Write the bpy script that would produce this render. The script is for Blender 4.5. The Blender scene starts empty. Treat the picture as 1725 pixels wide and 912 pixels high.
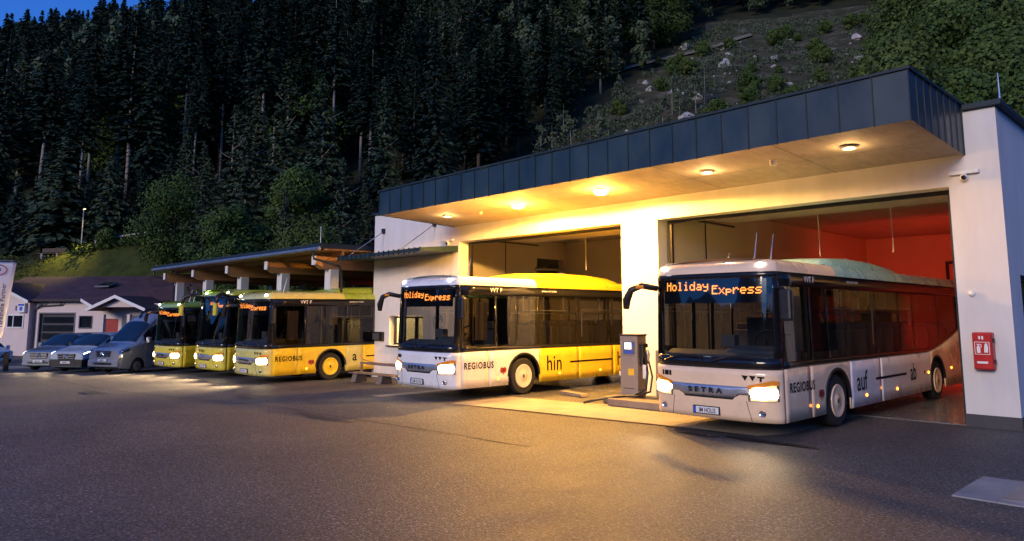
import bpy, bmesh, math, random
import numpy as np
from mathutils import Vector, Matrix
random.seed(7); RNG = np.random.default_rng(11)
C = bpy.context.scene.collection
PI = math.pi; R = math.radians
SC = bpy.context.scene

# ------------------------------------------------------------------ camera, sky, sun, exposure
cd = bpy.data.cameras.new('camera'); cam = bpy.data.objects.new('camera', cd); C.objects.link(cam)
cam.location = (0, 0, 2.15)
cam.rotation_euler = (R(90) + math.atan(153 / 1210), 0, R(45.7))
cd.sensor_width = 36; cd.lens = 36 * 1210 / 1725; cd.shift_y = -78 / 1725
cd.clip_start = 0.1; cd.clip_end = 3000
SC.camera = cam
SC.view_settings.view_transform = 'Standard'; SC.view_settings.look = 'None'
SC.view_settings.exposure = 1.85; SC.view_settings.gamma = 1.0; SC.view_settings.use_curve_mapping = False
SC.render.engine = 'CYCLES'
SC.cycles.use_denoising = True
SC.cycles.max_bounces = 7; SC.cycles.diffuse_bounces = 3; SC.cycles.glossy_bounces = 3
SC.cycles.transparent_max_bounces = 12; SC.cycles.sample_clamp_indirect = 4.0
SC.cycles.caustics_reflective = False; SC.cycles.caustics_refractive = False

SUN_EL, SUN_ROT = 17.0, 170.0           # dusk glow low behind the camera
w = bpy.data.worlds.new("World"); SC.world = w; w.use_nodes = True
nt = w.node_tree; nt.nodes.clear()
sky = nt.nodes.new('ShaderNodeTexSky'); sky.sky_type = 'NISHITA'; sky.sun_disc = False
sky.sun_elevation = R(SUN_EL); sky.sun_rotation = R(SUN_ROT); sky.altitude = 900
sky.air_density = 1.0; sky.dust_density = 0.3; sky.ozone_density = 5.0
mul = nt.nodes.new('ShaderNodeMix'); mul.data_type = 'RGBA'; mul.blend_type = 'MULTIPLY'; mul.inputs[0].default_value = 1
mul.inputs[7].default_value = (0.19, 0.43, 0.82, 1)
bg = nt.nodes.new('ShaderNodeBackground'); bg.inputs[1].default_value = 0.07
wo = nt.nodes.new('ShaderNodeOutputWorld')
nt.links.new(sky.outputs[0], mul.inputs[6]); hs = nt.nodes.new('ShaderNodeHueSaturation'); hs.inputs['Saturation'].default_value = 1.0
nt.links.new(mul.outputs[2], hs.inputs['Color']); nt.links.new(hs.outputs[0], bg.inputs[0]); nt.links.new(bg.outputs[0], wo.inputs[0])
sl = bpy.data.lights.new('sun', 'SUN'); so = bpy.data.objects.new('sun', sl); C.objects.link(so)
sl.energy = 0.56; sl.angle = R(18); sl.color = (1.0, 0.79, 0.62)
so.rotation_euler = (R(90 - SUN_EL), 0, R(180 - SUN_ROT + 0))

# ------------------------------------------------------------------ helpers
def link(o):
    C.objects.link(o); return o
def tag(o, label=None, cat=None, group=None, kind=None):
    if label: o['label'] = label
    if cat: o['category'] = cat
    if group: o['group'] = group
    if kind: o['kind'] = kind
    return o
def empty(name, loc=(0, 0, 0), rz=0.0, rx=0.0, scale=1.0, label=None, cat=None, group=None):
    o = link(bpy.data.objects.new(name, None)); o.location = loc; o.rotation_euler = (rx, 0, rz); o.scale = (scale,) * 3
    o.empty_display_size = 0.2
    return tag(o, label, cat, group)

class MB:
    def __init__(s): s.v = []; s.f = []
    def add(s, vs, fs):
        b = len(s.v); s.v += [tuple(p) for p in vs]; s.f += [tuple(b + i for i in f) for f in fs]; return s
    def box(s, x0, x1, y0, y1, z0, z1):
        return s.add([(x0,y0,z0),(x1,y0,z0),(x1,y1,z0),(x0,y1,z0),(x0,y0,z1),(x1,y0,z1),(x1,y1,z1),(x0,y1,z1)],
                     [(0,3,2,1),(4,5,6,7),(0,1,5,4),(1,2,6,5),(2,3,7,6),(3,0,4,7)])
    def prism(s, pts, axis, a0, a1):
        # pts 2D polygon (CCW) extruded along axis 'x','y','z'
        n = len(pts)
        def m(p, a):
            if axis == 'x': return (a, p[0], p[1])
            if axis == 'y': return (p[0], a, p[1])
            return (p[0], p[1], a)
        return s.add([m(p, a0) for p in pts] + [m(p, a1) for p in pts],
                     [tuple(range(n))[::-1], tuple(range(n, 2*n))] + [(i, (i+1) % n, n + (i+1) % n, n + i) for i in range(n)])
    def grid(s, P):
        # P: list of rows of points
        r, c = len(P), len(P[0]); vs = [p for row in P for p in row]
        return s.add(vs, [(i*c+j, i*c+j+1, (i+1)*c+j+1, (i+1)*c+j) for i in range(r-1) for j in range(c-1)])
    def tube(s, pts, rad, n=8):
        pts = [Vector(p) for p in pts]; rings = []; rads = rad if isinstance(rad, (list, tuple)) else [rad]*len(pts)
        for i, p in enumerate(pts):
            t = (pts[min(i+1, len(pts)-1)] - pts[max(i-1, 0)]).normalized()
            a = t.orthogonal().normalized() if i == 0 else (pa - t * pa.dot(t)).normalized()
            pa = a; b = t.cross(a)
            rings.append([p + (a*math.cos(2*PI*k/n) + b*math.sin(2*PI*k/n))*rads[i] for k in range(n)])
        vs = [q for r in rings for q in r]; m = len(pts)
        fs = [(i*n+k, i*n+(k+1) % n, (i+1)*n+(k+1) % n, (i+1)*n+k) for i in range(m-1) for k in range(n)]
        fs += [tuple(range(n))[::-1], tuple(range((m-1)*n, m*n))]
        return s.add(vs, fs)
    def lathe(s, prof, axis='z', c=(0,0,0), n=24):
        # prof: list of (r, h)
        vs = []
        for r, h in prof:
            for k in range(n):
                a = 2*PI*k/n; u, v = r*math.cos(a), r*math.sin(a)
                p = (u, v, h) if axis == 'z' else ((h, u, v) if axis == 'x' else (u, h, v))
                vs.append((p[0]+c[0], p[1]+c[1], p[2]+c[2]))
        m = len(prof)
        fs = [(i*n+k, i*n+(k+1) % n, (i+1)*n+(k+1) % n, (i+1)*n+k) for i in range(m-1) for k in range(n)]
        fs += [tuple(range(n)), tuple(range((m-1)*n, m*n))]
        return s.add(vs, fs)
    def ball(s, c, r, n=10, m=6, sc=(1,1,1)):
        prof = [(max(1e-4, r*math.sin(PI*i/m)), -r*math.cos(PI*i/m)) for i in range(m+1)]
        b = len(s.v); s.lathe(prof, 'z', (0,0,0), n)
        for i in range(b, len(s.v)):
            p = s.v[i]; s.v[i] = (p[0]*sc[0]+c[0], p[1]*sc[1]+c[1], p[2]*sc[2]+c[2])
        return s
    def build(s, name, mat, parent=None, label=None, smooth=False, bevel=0, solid=0, loc=None, fix=True):
        me = bpy.data.meshes.new(name); me.from_pydata([tuple(p) for p in s.v], [], s.f)
        if fix:
            bm = bmesh.new(); bm.from_mesh(me); bmesh.ops.remove_doubles(bm, verts=bm.verts, dist=1e-5)
            bmesh.ops.recalc_face_normals(bm, faces=bm.faces); bm.to_mesh(me); bm.free()
        me.materials.append(mat); me.update()
        o = link(bpy.data.objects.new(name, me)); o.parent = parent
        if loc: o.location = loc
        if solid:
            m = o.modifiers.new('s', 'SOLIDIFY'); m.thickness = solid; m.offset = -1
        if bevel:
            m = o.modifiers.new('b', 'BEVEL'); m.width = bevel; m.segments = 2; m.limit_method = 'ANGLE'; m.angle_limit = R(50)
        if smooth:
            for p in me.polygons: p.use_smooth = True
            if smooth == 'auto':
                try: me.set_sharp_from_angle(angle=R(40))
                except Exception: pass
        if label: o['label'] = label
        return o

def text_mb(txt, size, align='LEFT', spacing=1.0, bold=0.0, sx=1.0):
    cu = bpy.data.curves.new('t', 'FONT'); cu.body = txt; cu.size = size; cu.align_x = align; cu.space_character = spacing
    cu.offset = bold; cu.resolution_u = 3
    o = bpy.data.objects.new('t', cu); C.objects.link(o)
    dg = bpy.context.evaluated_depsgraph_get(); me = bpy.data.meshes.new_from_object(o.evaluated_get(dg))
    mb = MB(); mb.add([(v.co.x*sx, v.co.y, 0) for v in me.vertices], [tuple(p.vertices) for p in me.polygons])
    C.objects.unlink(o); bpy.data.objects.remove(o); bpy.data.meshes.remove(me); return mb
def mapped(mb, fn):
    mb.v = [tuple(fn(p[0], p[1])) for p in mb.v]; return mb

# ------------------------------------------------------------------ materials (all procedural)
def ramp(nt, fac, stops):
    r = nt.nodes.new('ShaderNodeValToRGB'); e = r.color_ramp.elements
    while len(e) < len(stops): e.new(0.5)
    for k, (p, c) in enumerate(stops):
        e[k].position = p; e[k].color = (c[0], c[1], c[2], 1) if not isinstance(c, (int, float)) else (c, c, c, 1)
    nt.links.new(fac, r.inputs[0]); return r.outputs[0]
def noise(nt, scale, detail=4, rough=0.55, coord='Object', stretch=None):
    tc = nt.nodes.new('ShaderNodeTexCoord'); out = tc.outputs[coord]
    if stretch:
        mp = nt.nodes.new('ShaderNodeMapping'); mp.inputs['Scale'].default_value = stretch
        nt.links.new(out, mp.inputs[0]); out = mp.outputs[0]
    n = nt.nodes.new('ShaderNodeTexNoise'); n.inputs['Scale'].default_value = scale
    n.inputs['Detail'].default_value = detail; n.inputs['Roughness'].default_value = rough
    nt.links.new(out, n.inputs['Vector']); return n.outputs[0]
def bump(nt, h, strength, dist, b):
    n = nt.nodes.new('ShaderNodeBump'); n.inputs['Strength'].default_value = strength; n.inputs['Distance'].default_value = dist
    nt.links.new(h, n.inputs['Height']); nt.links.new(n.outputs[0], b.inputs['Normal'])
def M(name, col, rough=0.5, metal=0.0, var=0.12, scale=3.0, coat=0.0, bmp=0.0, bscale=40, spec=0.5, em=None, ems=0.0, stretch=None, rvar=0.1):
    m = bpy.data.materials.new(name); m.use_nodes = True; nt = m.node_tree; b = nt.nodes['Principled BSDF']
    b.inputs['Roughness'].default_value = rough; b.inputs['Metallic'].default_value = metal
    b.inputs['Coat Weight'].default_value = coat; b.inputs['Coat Roughness'].default_value = 0.06
    b.inputs['Specular IOR Level'].default_value = spec
    f = noise(nt, scale, 5, 0.6, stretch=stretch)
    lo = tuple(max(0, c*(1-var)) for c in col); hi = tuple(min(1, c*(1+var)) for c in col)
    nt.links.new(ramp(nt, f, [(0.3, lo), (0.7, hi)]), b.inputs['Base Color'])
    if rvar: nt.links.new(ramp(nt, f, [(0.3, max(0, rough-rvar)), (0.7, min(1, rough+rvar))]), b.inputs['Roughness'])
    if bmp: bump(nt, noise(nt, bscale, 5, 0.6), bmp, 0.02, b)
    if em: b.inputs['Emission Color'].default_value = (*em, 1); b.inputs['Emission Strength'].default_value = ems
    return m
def glass(name, tint, gl=1.0, rough=0.015, base=0.04):
    m = bpy.data.materials.new(name); m.use_nodes = True; nt = m.node_tree; nt.nodes.clear()
    o = nt.nodes.new('ShaderNodeOutputMaterial'); t = nt.nodes.new('ShaderNodeBsdfTransparent'); g = nt.nodes.new('ShaderNodeBsdfGlossy')
    t.inputs[0].default_value = (*tint, 1); g.inputs['Roughness'].default_value = rough; g.inputs[0].default_value = (gl, gl, gl, 1)
    ge = nt.nodes.new('ShaderNodeNewGeometry'); dp = nt.nodes.new('ShaderNodeVectorMath'); dp.operation = 'DOT_PRODUCT'
    nt.links.new(ge.outputs['Normal'], dp.inputs[0]); nt.links.new(ge.outputs['Incoming'], dp.inputs[1])
    def mth(op, a, b):
        x = nt.nodes.new('ShaderNodeMath'); x.operation = op
        for k, q in enumerate((a, b)):
            if isinstance(q, (int, float)): x.inputs[k].default_value = q
            elif q is not None: nt.links.new(q, x.inputs[k])
        return x.outputs[0]
    fres = mth('ADD', mth('MULTIPLY', mth('POWER', mth('SUBTRACT', 1.0, mth('ABSOLUTE', dp.outputs['Value'], None)), 5.0), 0.92), base)
    n = noise(nt, 1.2, 2); bp = nt.nodes.new('ShaderNodeBump'); bp.inputs['Strength'].default_value = 0.03; bp.inputs['Distance'].default_value = 0.05
    nt.links.new(n, bp.inputs['Height']); nt.links.new(bp.outputs[0], g.inputs['Normal'])
    mx = nt.nodes.new('ShaderNodeMixShader')
    nt.links.new(fres, mx.inputs[0]); nt.links.new(t.outputs[0], mx.inputs[1]); nt.links.new(g.outputs[0], mx.inputs[2])
    nt.links.new(mx.outputs[0], o.inputs[0]); return m
def emit(name, col, s):
    m = bpy.data.materials.new(name); m.use_nodes = True; nt = m.node_tree; b = nt.nodes['Principled BSDF']
    b.inputs['Base Color'].default_value = (*col, 1); b.inputs['Roughness'].default_value = 0.3
    b.inputs['Emission Color'].default_value = (*col, 1); b.inputs['Emission Strength'].default_value = s
    f = noise(nt, 9, 2); mm = nt.nodes.new('ShaderNodeMath'); mm.operation = 'MULTIPLY_ADD'
    nt.links.new(f, mm.inputs[0]); mm.inputs[1].default_value = s*0.3; mm.inputs[2].default_value = s*0.85
    nt.links.new(mm.outputs[0], b.inputs['Emission Strength']); return m

def asphalt_mat():
    m = bpy.data.materials.new('asphalt'); m.use_nodes = True; nt = m.node_tree; b = nt.nodes['Principled BSDF']
    big = noise(nt, 0.35, 4, 0.6); mid = noise(nt, 2.2, 5, 0.65, stretch=(1, 0.35, 1)); grain = noise(nt, 26, 4, 0.8)
    tc = nt.nodes.new('ShaderNodeTexCoord'); vo = nt.nodes.new('ShaderNodeTexVoronoi'); vo.inputs['Scale'].default_value = 52
    nt.links.new(tc.outputs['Object'], vo.inputs['Vector'])
    def mixn(a, bb, f, bt='MULTIPLY'):
        x = nt.nodes.new('ShaderNodeMix'); x.data_type = 'RGBA'; x.blend_type = bt; x.inputs[0].default_value = f
        nt.links.new(a, x.inputs[6]); nt.links.new(bb, x.inputs[7]); return x.outputs[2]
    c = ramp(nt, big, [(0.3, (0.070, 0.068, 0.066)), (0.7, (0.108, 0.105, 0.102))])
    c = mixn(c, ramp(nt, mid, [(0.35, 0.84), (0.6, 1.0)]), 0.8)
    c = mixn(c, ramp(nt, vo.outputs['Color'], [(0.15, 0.45), (0.5, 0.85), (0.72, 1.25), (0.92, 2.6)]), 0.9)
    c = mixn(c, ramp(nt, grain, [(0.38, 0.35), (0.5, 0.9), (0.62, 1.9)]), 0.9)
    nt.links.new(c, b.inputs['Base Color'])
    nt.links.new(ramp(nt, mid, [(0.35, 0.58), (0.65, 0.67)]), b.inputs['Roughness'])
    b.inputs['Specular IOR Level'].default_value = 0.4
    mm = nt.nodes.new('ShaderNodeMath'); mm.operation = 'ADD'; nt.links.new(vo.outputs['Distance'], mm.inputs[0]); nt.links.new(grain, mm.inputs[1])
    bump(nt, mm.outputs[0], 0.55, 0.010, b); return m
def concrete_mat(name, col, rough=0.7, stain=0.35):
    m = bpy.data.materials.new(name); m.use_nodes = True; nt = m.node_tree; b = nt.nodes['Principled BSDF']
    a = noise(nt, 0.8, 6, 0.65); d = noise(nt, 6, 5, 0.7, stretch=(1, 0.3, 1))
    lo = tuple(c*(1-stain) for c in col)
    x = nt.nodes.new('ShaderNodeMix'); x.data_type = 'RGBA'; x.blend_type = 'MULTIPLY'; x.inputs[0].default_value = 0.6
    nt.links.new(ramp(nt, a, [(0.32, lo), (0.6, col)]), x.inputs[6]); nt.links.new(ramp(nt, d, [(0.3, 0.6), (0.6, 1.0)]), x.inputs[7])
    nt.links.new(x.outputs[2], b.inputs['Base Color'])
    nt.links.new(ramp(nt, d, [(0.3, rough-0.15), (0.7, rough)]), b.inputs['Roughness'])
    bump(nt, d, 0.15, 0.01, b); return m
def leaf_mat(name, c1, c2, c3):
    m = bpy.data.materials.new(name); m.use_nodes = True; nt = m.node_tree; b = nt.nodes['Principled BSDF']
    f = noise(nt, 1.1, 4, 0.7, 'Object'); oi = nt.nodes.new('ShaderNodeObjectInfo')
    x = nt.nodes.new('ShaderNodeMix'); x.data_type = 'RGBA'; x.blend_type = 'MIX'
    nt.links.new(oi.outputs['Random'], x.inputs[0])
    nt.links.new(ramp(nt, f, [(0.3, c1), (0.7, c2)]), x.inputs[6]); nt.links.new(ramp(nt, f, [(0.3, c1), (0.7, c3)]), x.inputs[7])
    nt.links.new(x.outputs[2], b.inputs['Base Color']); b.inputs['Roughness'].default_value = 0.75
    b.inputs['Specular IOR Level'].default_value = 0.2; return m
def soil_mat(name, stops, scale, bstr=0.6):
    m = bpy.data.materials.new(name); m.use_nodes = True; nt = m.node_tree; b = nt.nodes['Principled BSDF']
    nt.links.new(ramp(nt, noise(nt, scale, 8, 0.7), stops), b.inputs['Base Color']); b.inputs['Roughness'].default_value = 0.95
    b.inputs['Specular IOR Level'].default_value = 0.1
    bump(nt, noise(nt, scale*4, 6, 0.7), bstr, 0.3, b); return m

ASPH = asphalt_mat()
WALL = M('white_render', (0.69, 0.68, 0.67), 0.85, var=0.09, scale=1.1, stretch=(1.4, 1.4, .35), bmp=0.06, bscale=60, spec=0.2)
INWALL = M('interior_render', (0.62, 0.58, 0.52), 0.8, var=0.07, scale=0.7, spec=0.25)
PLINTH = M('dark_plinth', (0.06, 0.06, 0.07), 0.8, var=0.2)
ZINC = M('anthracite_zinc', (0.014, 0.034, 0.048), 0.42, metal=0.0, spec=0.5, var=0.35, scale=1.3, stretch=(1.2, 1, 0.6), rvar=0.1)
ZINC2 = M('anthracite_trim', (0.018, 0.032, 0.044), 0.5, spec=0.25, metal=0.0, var=0.15)
SOFFIT = concrete_mat('soffit_concrete', (0.46, 0.40, 0.33), 0.85, 0.2)
APRON = concrete_mat('apron_concrete', (0.38, 0.34, 0.27), 0.7, 0.3)
BAYFLOOR = concrete_mat('sealed_bay_floor', (0.20, 0.19, 0.18), 0.3, 0.3)
KERBM = concrete_mat('worn_kerb_concrete', (0.24, 0.20, 0.16), 0.8, 0.4)
SLAB = concrete_mat('pale_concrete', (0.36, 0.35, 0.34), 0.8, 0.25)
BLACK = M('black_plastic', (0.012, 0.012, 0.014), 0.42, var=0.2)
BLKGL = M('black_gloss', (0.010, 0.010, 0.012), 0.12, var=0.2, rvar=0.03)
DARK = M('dark_underbody', (0.012, 0.012, 0.012), 0.8, var=0.2)
TYRE = M('tyre_rubber', (0.018, 0.018, 0.019), 0.75, var=0.25, bmp=0.2, bscale=30)
STEEL = M('galvanised_steel', (0.42, 0.44, 0.46), 0.38, metal=0.85, var=0.15)
CHROME = M('bright_metal', (0.62, 0.64, 0.67), 0.16, metal=0.95, var=0.06)
SILVERTRIM = M('silver_grille', (0.50, 0.52, 0.55), 0.28, metal=0.75, var=0.06)
WOOD = M('glulam_timber', (0.46, 0.23, 0.09), 0.65, var=0.22, scale=2.5, stretch=(6, 0.6, 6))
WOODD = M('weathered_timber', (0.20, 0.15, 0.11), 0.8, var=0.2, scale=3)
WOODW = M('whitewashed_board', (0.55, 0.52, 0.48), 0.7, var=0.12, scale=3)
RED = M('red_plastic', (0.45, 0.012, 0.012), 0.35, var=0.1)
REDDOOR = M('red_door_paint', (0.33, 0.02, 0.015), 0.5, var=0.12)
WHITEP = M('white_plastic', (0.75, 0.75, 0.74), 0.45, var=0.05)
INK = M('black_lettering', (0.012, 0.012, 0.012), 0.6, var=0.1, spec=0.1)
WHITEINK = M('white_lettering', (0.75, 0.75, 0.75), 0.5, var=0.04)
REDINK = M('red_print', (0.33, 0.03, 0.03), 0.5, var=0.1)
BLUEINK = M('blue_print', (0.03, 0.09, 0.5), 0.5, var=0.1)
GREYINK = M('grey_print', (0.10, 0.10, 0.13), 0.5, var=0.1)
PUMPM = M('pump_enamel', (0.26, 0.23, 0.20), 0.45, var=.08)
AMBERP = M('amber_lens', (0.75, 0.26, 0.02), 0.2, var=0.1)
TILE = M('plum_roof_tiles', (0.065, 0.034, 0.038), 0.7, var=0.3, scale=1.5, bmp=0.3, bscale=6)
HOUSEW = M('house_render', (0.68, 0.58, 0.54), 0.85, var=0.06, scale=0.8)
GLAZE = M('dark_window_glass', (0.012, 0.016, 0.022), 0.05, var=0.2, rvar=0.02, spec=0.9)
CARGLASS = M('car_window_glass', (0.012, 0.02, 0.028), 0.04, var=0.2, rvar=0.02, spec=1.0)
WSGL = glass('windscreen_glass', (0.62, 0.66, 0.68))
SIDEGL = glass('tinted_side_glass', (0.31, 0.30, 0.29))
SEAT = M('seat_fabric', (0.10, 0.10, 0.14), 0.9, var=0.3, scale=12)
DASH = M('dashboard_vinyl', (0.05, 0.06, 0.075), 0.6, var=0.15)
RAILM = M('handrail', (0.82, 0.84, 0.88), 0.35, metal=0.2, var=0.05)
CEILM = M('bus_lining', (0.30, 0.29, 0.28), 0.8, var=0.08)
CURT = M('driver_curtain', (0.22, 0.20, 0.19), 0.9, var=0.15)
HEAD = emit('lit_headlamp', (1.0, 0.80, 0.45), 8)
HEADSOFT = emit('lit_headlamp_cover', (1.0, 0.60, 0.22), 0.30)
HEADDIM = emit('lit_headlamp_white', (1.0, 0.86, 0.68), 1.6)
ROOFL = emit('lit_roof_marker', (0.86, 0.90, 1.0), 14)
LED = emit('amber_matrix', (1.0, 0.27, 0.04), 1.15)
ORANGE = emit('lit_side_marker', (1.0, 0.26, 0.02), 3)
TAIL = emit('lit_tail_lamp', (1.0, 0.02, 0.01), 4)
LAMPHOT = emit('lit_sodium_downlight', (1.0, 0.62, 0.16), 16)
LAMPDIM = emit('lit_warm_downlight', (1.0, 0.66, 0.30), 2.2)
SCREEN = emit('lit_pump_display', (0.75, 0.82, 0.85), 0.5)
ROOMGLOW = emit('lit_room_wall', (1.0, 0.66, 0.26), 1.6)
EXITG = emit('lit_exit_sign', (0.1, 0.9, 0.4), 2.0)
BARK = M('bark', (0.085, 0.065, 0.05), 0.9, var=0.35, scale=4)
PALEBARK = M('pale_bark', (0.24, 0.22, 0.20), 0.9, var=0.3, scale=3)
SPRUCE = leaf_mat('spruce_needles', (0.012, 0.028, 0.020), (0.028, 0.055, 0.036), (0.044, 0.076, 0.050))
LARCH = leaf_mat('larch_needles', (0.035, 0.062, 0.036), (0.075, 0.115, 0.060), (0.105, 0.135, 0.065))
LEAF = leaf_mat('broad_leaves', (0.024, 0.056, 0.014), (0.075, 0.135, 0.030), (0.115, 0.155, 0.036))
GRASS = soil_mat('meadow_grass', [(0.3, (0.022, 0.036, 0.010)), (0.7, (0.07, 0.085, 0.02))], 0.7)
FOREST = soil_mat('forest_floor', [(0.3, (0.018, 0.022, 0.014)), (0.7, (0.04, 0.045, 0.025))], 0.25)
CLEAR = soil_mat('cleared_slope', [(0.3, (0.028, 0.038, 0.020)), (0.5, (0.060, 0.060, 0.036)), (0.70, (0.15, 0.135, 0.11))], 0.35, 1.0)
ROCK = M('pale_rock', (0.36, 0.35, 0.34), 0.9, var=0.35, scale=2.5, bmp=0.5, bscale=6)
def paint(n, c, rough=0.3): return M(n, c, rough, var=0.07, scale=1.3, coat=0.4, rvar=0.10)

def spot(name, loc, aim, watt, col, size, blend=0.6, rad=0.06, parent=None):
    l = bpy.data.lights.new(name, 'SPOT'); o = link(bpy.data.objects.new(name, l)); o.location = loc
    l.energy = watt; l.color = col; l.spot_size = R(size); l.spot_blend = blend; l.shadow_soft_size = rad
    o.rotation_euler = (Vector(aim) - Vector(loc)).to_track_quat('-Z', 'Y').to_euler(); o.parent = parent; return o
def point(name, loc, watt, col, rad=0.1, parent=None):
    l = bpy.data.lights.new(name, 'POINT'); o = link(bpy.data.objects.new(name, l)); o.location = loc
    l.energy = watt; l.color = col; l.shadow_soft_size = rad; o.parent = parent; return o

# ------------------------------------------------------------------ terrain
GX = [-70, -46, -44, -41, -37.6, -34.5, -30.5, -26, -16, 400]
GZ = [-1.15, -.80, -.74, -.67, -.59, -.43, -.375, -.33, 0, 0]
def g(x): return float(np.interp(x, GX, GZ))
PHI = R(30); NV = (-math.sin(PHI), math.cos(PHI)); TV = (math.cos(PHI), math.sin(PHI)); D0 = 45.5
RNGN = np.random.default_rng(5); _K = RNGN.normal(0, 1, (14, 2)); _PH = RNGN.uniform(0, 6.28, 14)
def tn(x, y, sc):
    return sum(math.sin((x*_K[i,0] + y*_K[i,1])/sc + _PH[i]) for i in range(14)) / 5.0
def ad(x, y): return TV[0]*x + TV[1]*y, NV[0]*x + NV[1]*y - D0
def xy(a, d): d += D0; return a*TV[0] + d*NV[0], a*TV[1] + d*NV[1]
def tz(x, y):
    a, d = ad(x, y); b = g(max(x, -70))
    if d <= 0: return b
    ht = 9.3 + 0.07*max(-8, min(30, a + 63)); db = ht/0.78
    bl = min(1, max(0, (-30 - a)/10))
    zb = 0.78*d if d < db else (ht if d < db + 5 else ht + 0.645*(d - db - 5))
    z0 = 0.62*d if d > 2 else 0.31*d*d
    z = bl*zb + (1-bl)*z0
    z += min(1, d/6)*(tn(x, y, 9)*0.55 + tn(x, y, 3)*0.12*(1-bl))
    cap = 86 + max(0, a + 140)*0.28
    if z > cap: z = cap + (z-cap)*0.12
    return b + z
def clear_area(a, d):   # the cleared, stony slope
    return -29 + 0.30*d < a < .24*(d + 45.5) - 2 and 3 < d < 100
def terrain():
    rs = list(np.arange(1, 40, 3.0)) + list(np.arange(40, 130, 1.0)) + list(np.arange(130, 220, 3.0)) + [240, 300, 400, 600, 900]
    th = list(np.arange(0, 95, 0.5)) + list(np.arange(95, 360, 7.5))
    th.append(360.0)
    vs = []; fs = [[], [], []]
    for r in rs:
        for t in th:
            x, y = -math.sin(R(t))*r, math.cos(R(t))*r
            vs.append((x, y, tz(x, y) - (0.06 if ad(x, y)[1] <= 0 else 0)))
    n = len(th)
    for i in range(len(rs)-1):
        for j in range(n-1):
            q = (i*n+j, i*n+j+1, (i+1)*n+j+1, (i+1)*n+j)
            cx = sum(vs[k][0] for k in q)/4; cy = sum(vs[k][1] for k in q)/4; a, d = ad(cx, cy)
            k = 1
            ht = (9.3 + 0.07*max(-8, min(30, a + 63)))/0.78
            if d < 1 or (d < ht + 5.2 and a < -36): k = 0
            elif clear_area(a, d): k = 2
            fs[k].append(q)
    me = bpy.data.meshes.new('hillside'); me.from_pydata(vs, [], fs[0] + fs[1] + fs[2])
    for m in (GRASS, FOREST, CLEAR): me.materials.append(m)
    idx = [0]*len(fs[0]) + [1]*len(fs[1]) + [2]*len(fs[2]); me.polygons.foreach_set('material_index', idx)
    for p in me.polygons: p.use_smooth = True
    bm = bmesh.new(); bm.from_mesh(me); bmesh.ops.recalc_face_normals(bm, faces=bm.faces); bm.to_mesh(me); bm.free()
    o = link(bpy.data.objects.new('hillside', me)); tag(o, kind='structure')
terrain()
# the other side of the valley, behind the camera
mb = MB(); P = []
for r_, f in ((330, 0.0), (420, .45), (560, .95), (700, 1.0)):
    P.append([(-math.sin(R(t))*r_, math.cos(R(t))*r_, -2 + f*.80*(105 + 24*math.sin(t*.11+1) + 14*math.sin(t*.31) + 6*math.sin(t*.9) + 20*math.sin(t*.05))) for t in np.arange(100, 341, 2.0)])
mb.grid(P); tag(mb.build('opposite_hills', FOREST, smooth=True), kind='structure')
# asphalt yard following the fall of the ground
xs = [-70, -60, -53, -50, -48, -46, -44, -42.5, -41, -39, -37.6, -36, -34.5, -32.5, -30.5, -28, -26, -23, -20, -18, -16, -10, 0, 20, 60]
mb = MB(); mb.grid([[(x, y, g(x)) for x in xs] for y in (-40, -10, 6, 12, 20, 34)]); tag(mb.build('asphalt_yard', ASPH), kind='structure')
mb = MB(); AP = [(-16.9, 11.10), (-12, 11.72), (-8.2, 12.2), (-7.3, 12.26), (-6.4, 12.3), (-6.1, 12.9), (-6.1, 16.42), (-16.9, 16.42)]
mb.add([(x, y, g(x) + 0.012) for x, y in AP], [tuple(range(len(AP)))]); tag(mb.build('concrete_apron', APRON), kind='structure')
mb = MB(); E_ = [(-16.9, 11.10), (-12, 11.72), (-8.2, 12.2), (-7.3, 12.26), (-6.4, 12.3)]
for (a, b) in zip(E_[:-1], E_[1:]): mb.add([(a[0], a[1]-.045, g(a[0])+.018), (b[0], b[1]-.045, g(b[0])+.018), (b[0], b[1]+.01, g(b[0])+.018), (a[0], a[1]+.01, g(a[0])+.018)], [(0,1,2,3)])
tag(mb.build('apron_drain_edge', PLINTH), kind='structure')
mb = MB(); mb.box(-24.5, -3.3, 16.43, 33, -0.3, 0.02); tag(mb.build('bay_floor', BAYFLOOR), kind='structure')
# kerb of the verge on the far left
mb = MB(); P = [(-50.5, 2), (-49.6, 6.2), (-48.9, 9.6)]
for p, q in zip(P[:-1], P[1:]):
    mb.add([(p[0]-.15, p[1], g(p[0])-.1), (p[0]+.1, p[1], g(p[0])-.1), (q[0]+.1, q[1], g(q[0])-.1), (q[0]-.15, q[1], g(q[0])-.1),
            (p[0]-.15, p[1], g(p[0])+.14), (p[0]+.1, p[1], g(p[0])+.14), (q[0]+.1, q[1], g(q[0])+.14), (q[0]-.15, q[1], g(q[0])+.14)],
           [(0,3,2,1),(4,5,6,7),(0,1,5,4),(1,2,6,5),(2,3,7,6),(3,0,4,7)])
tag(mb.build('kerb', SLAB), kind='structure')

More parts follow.
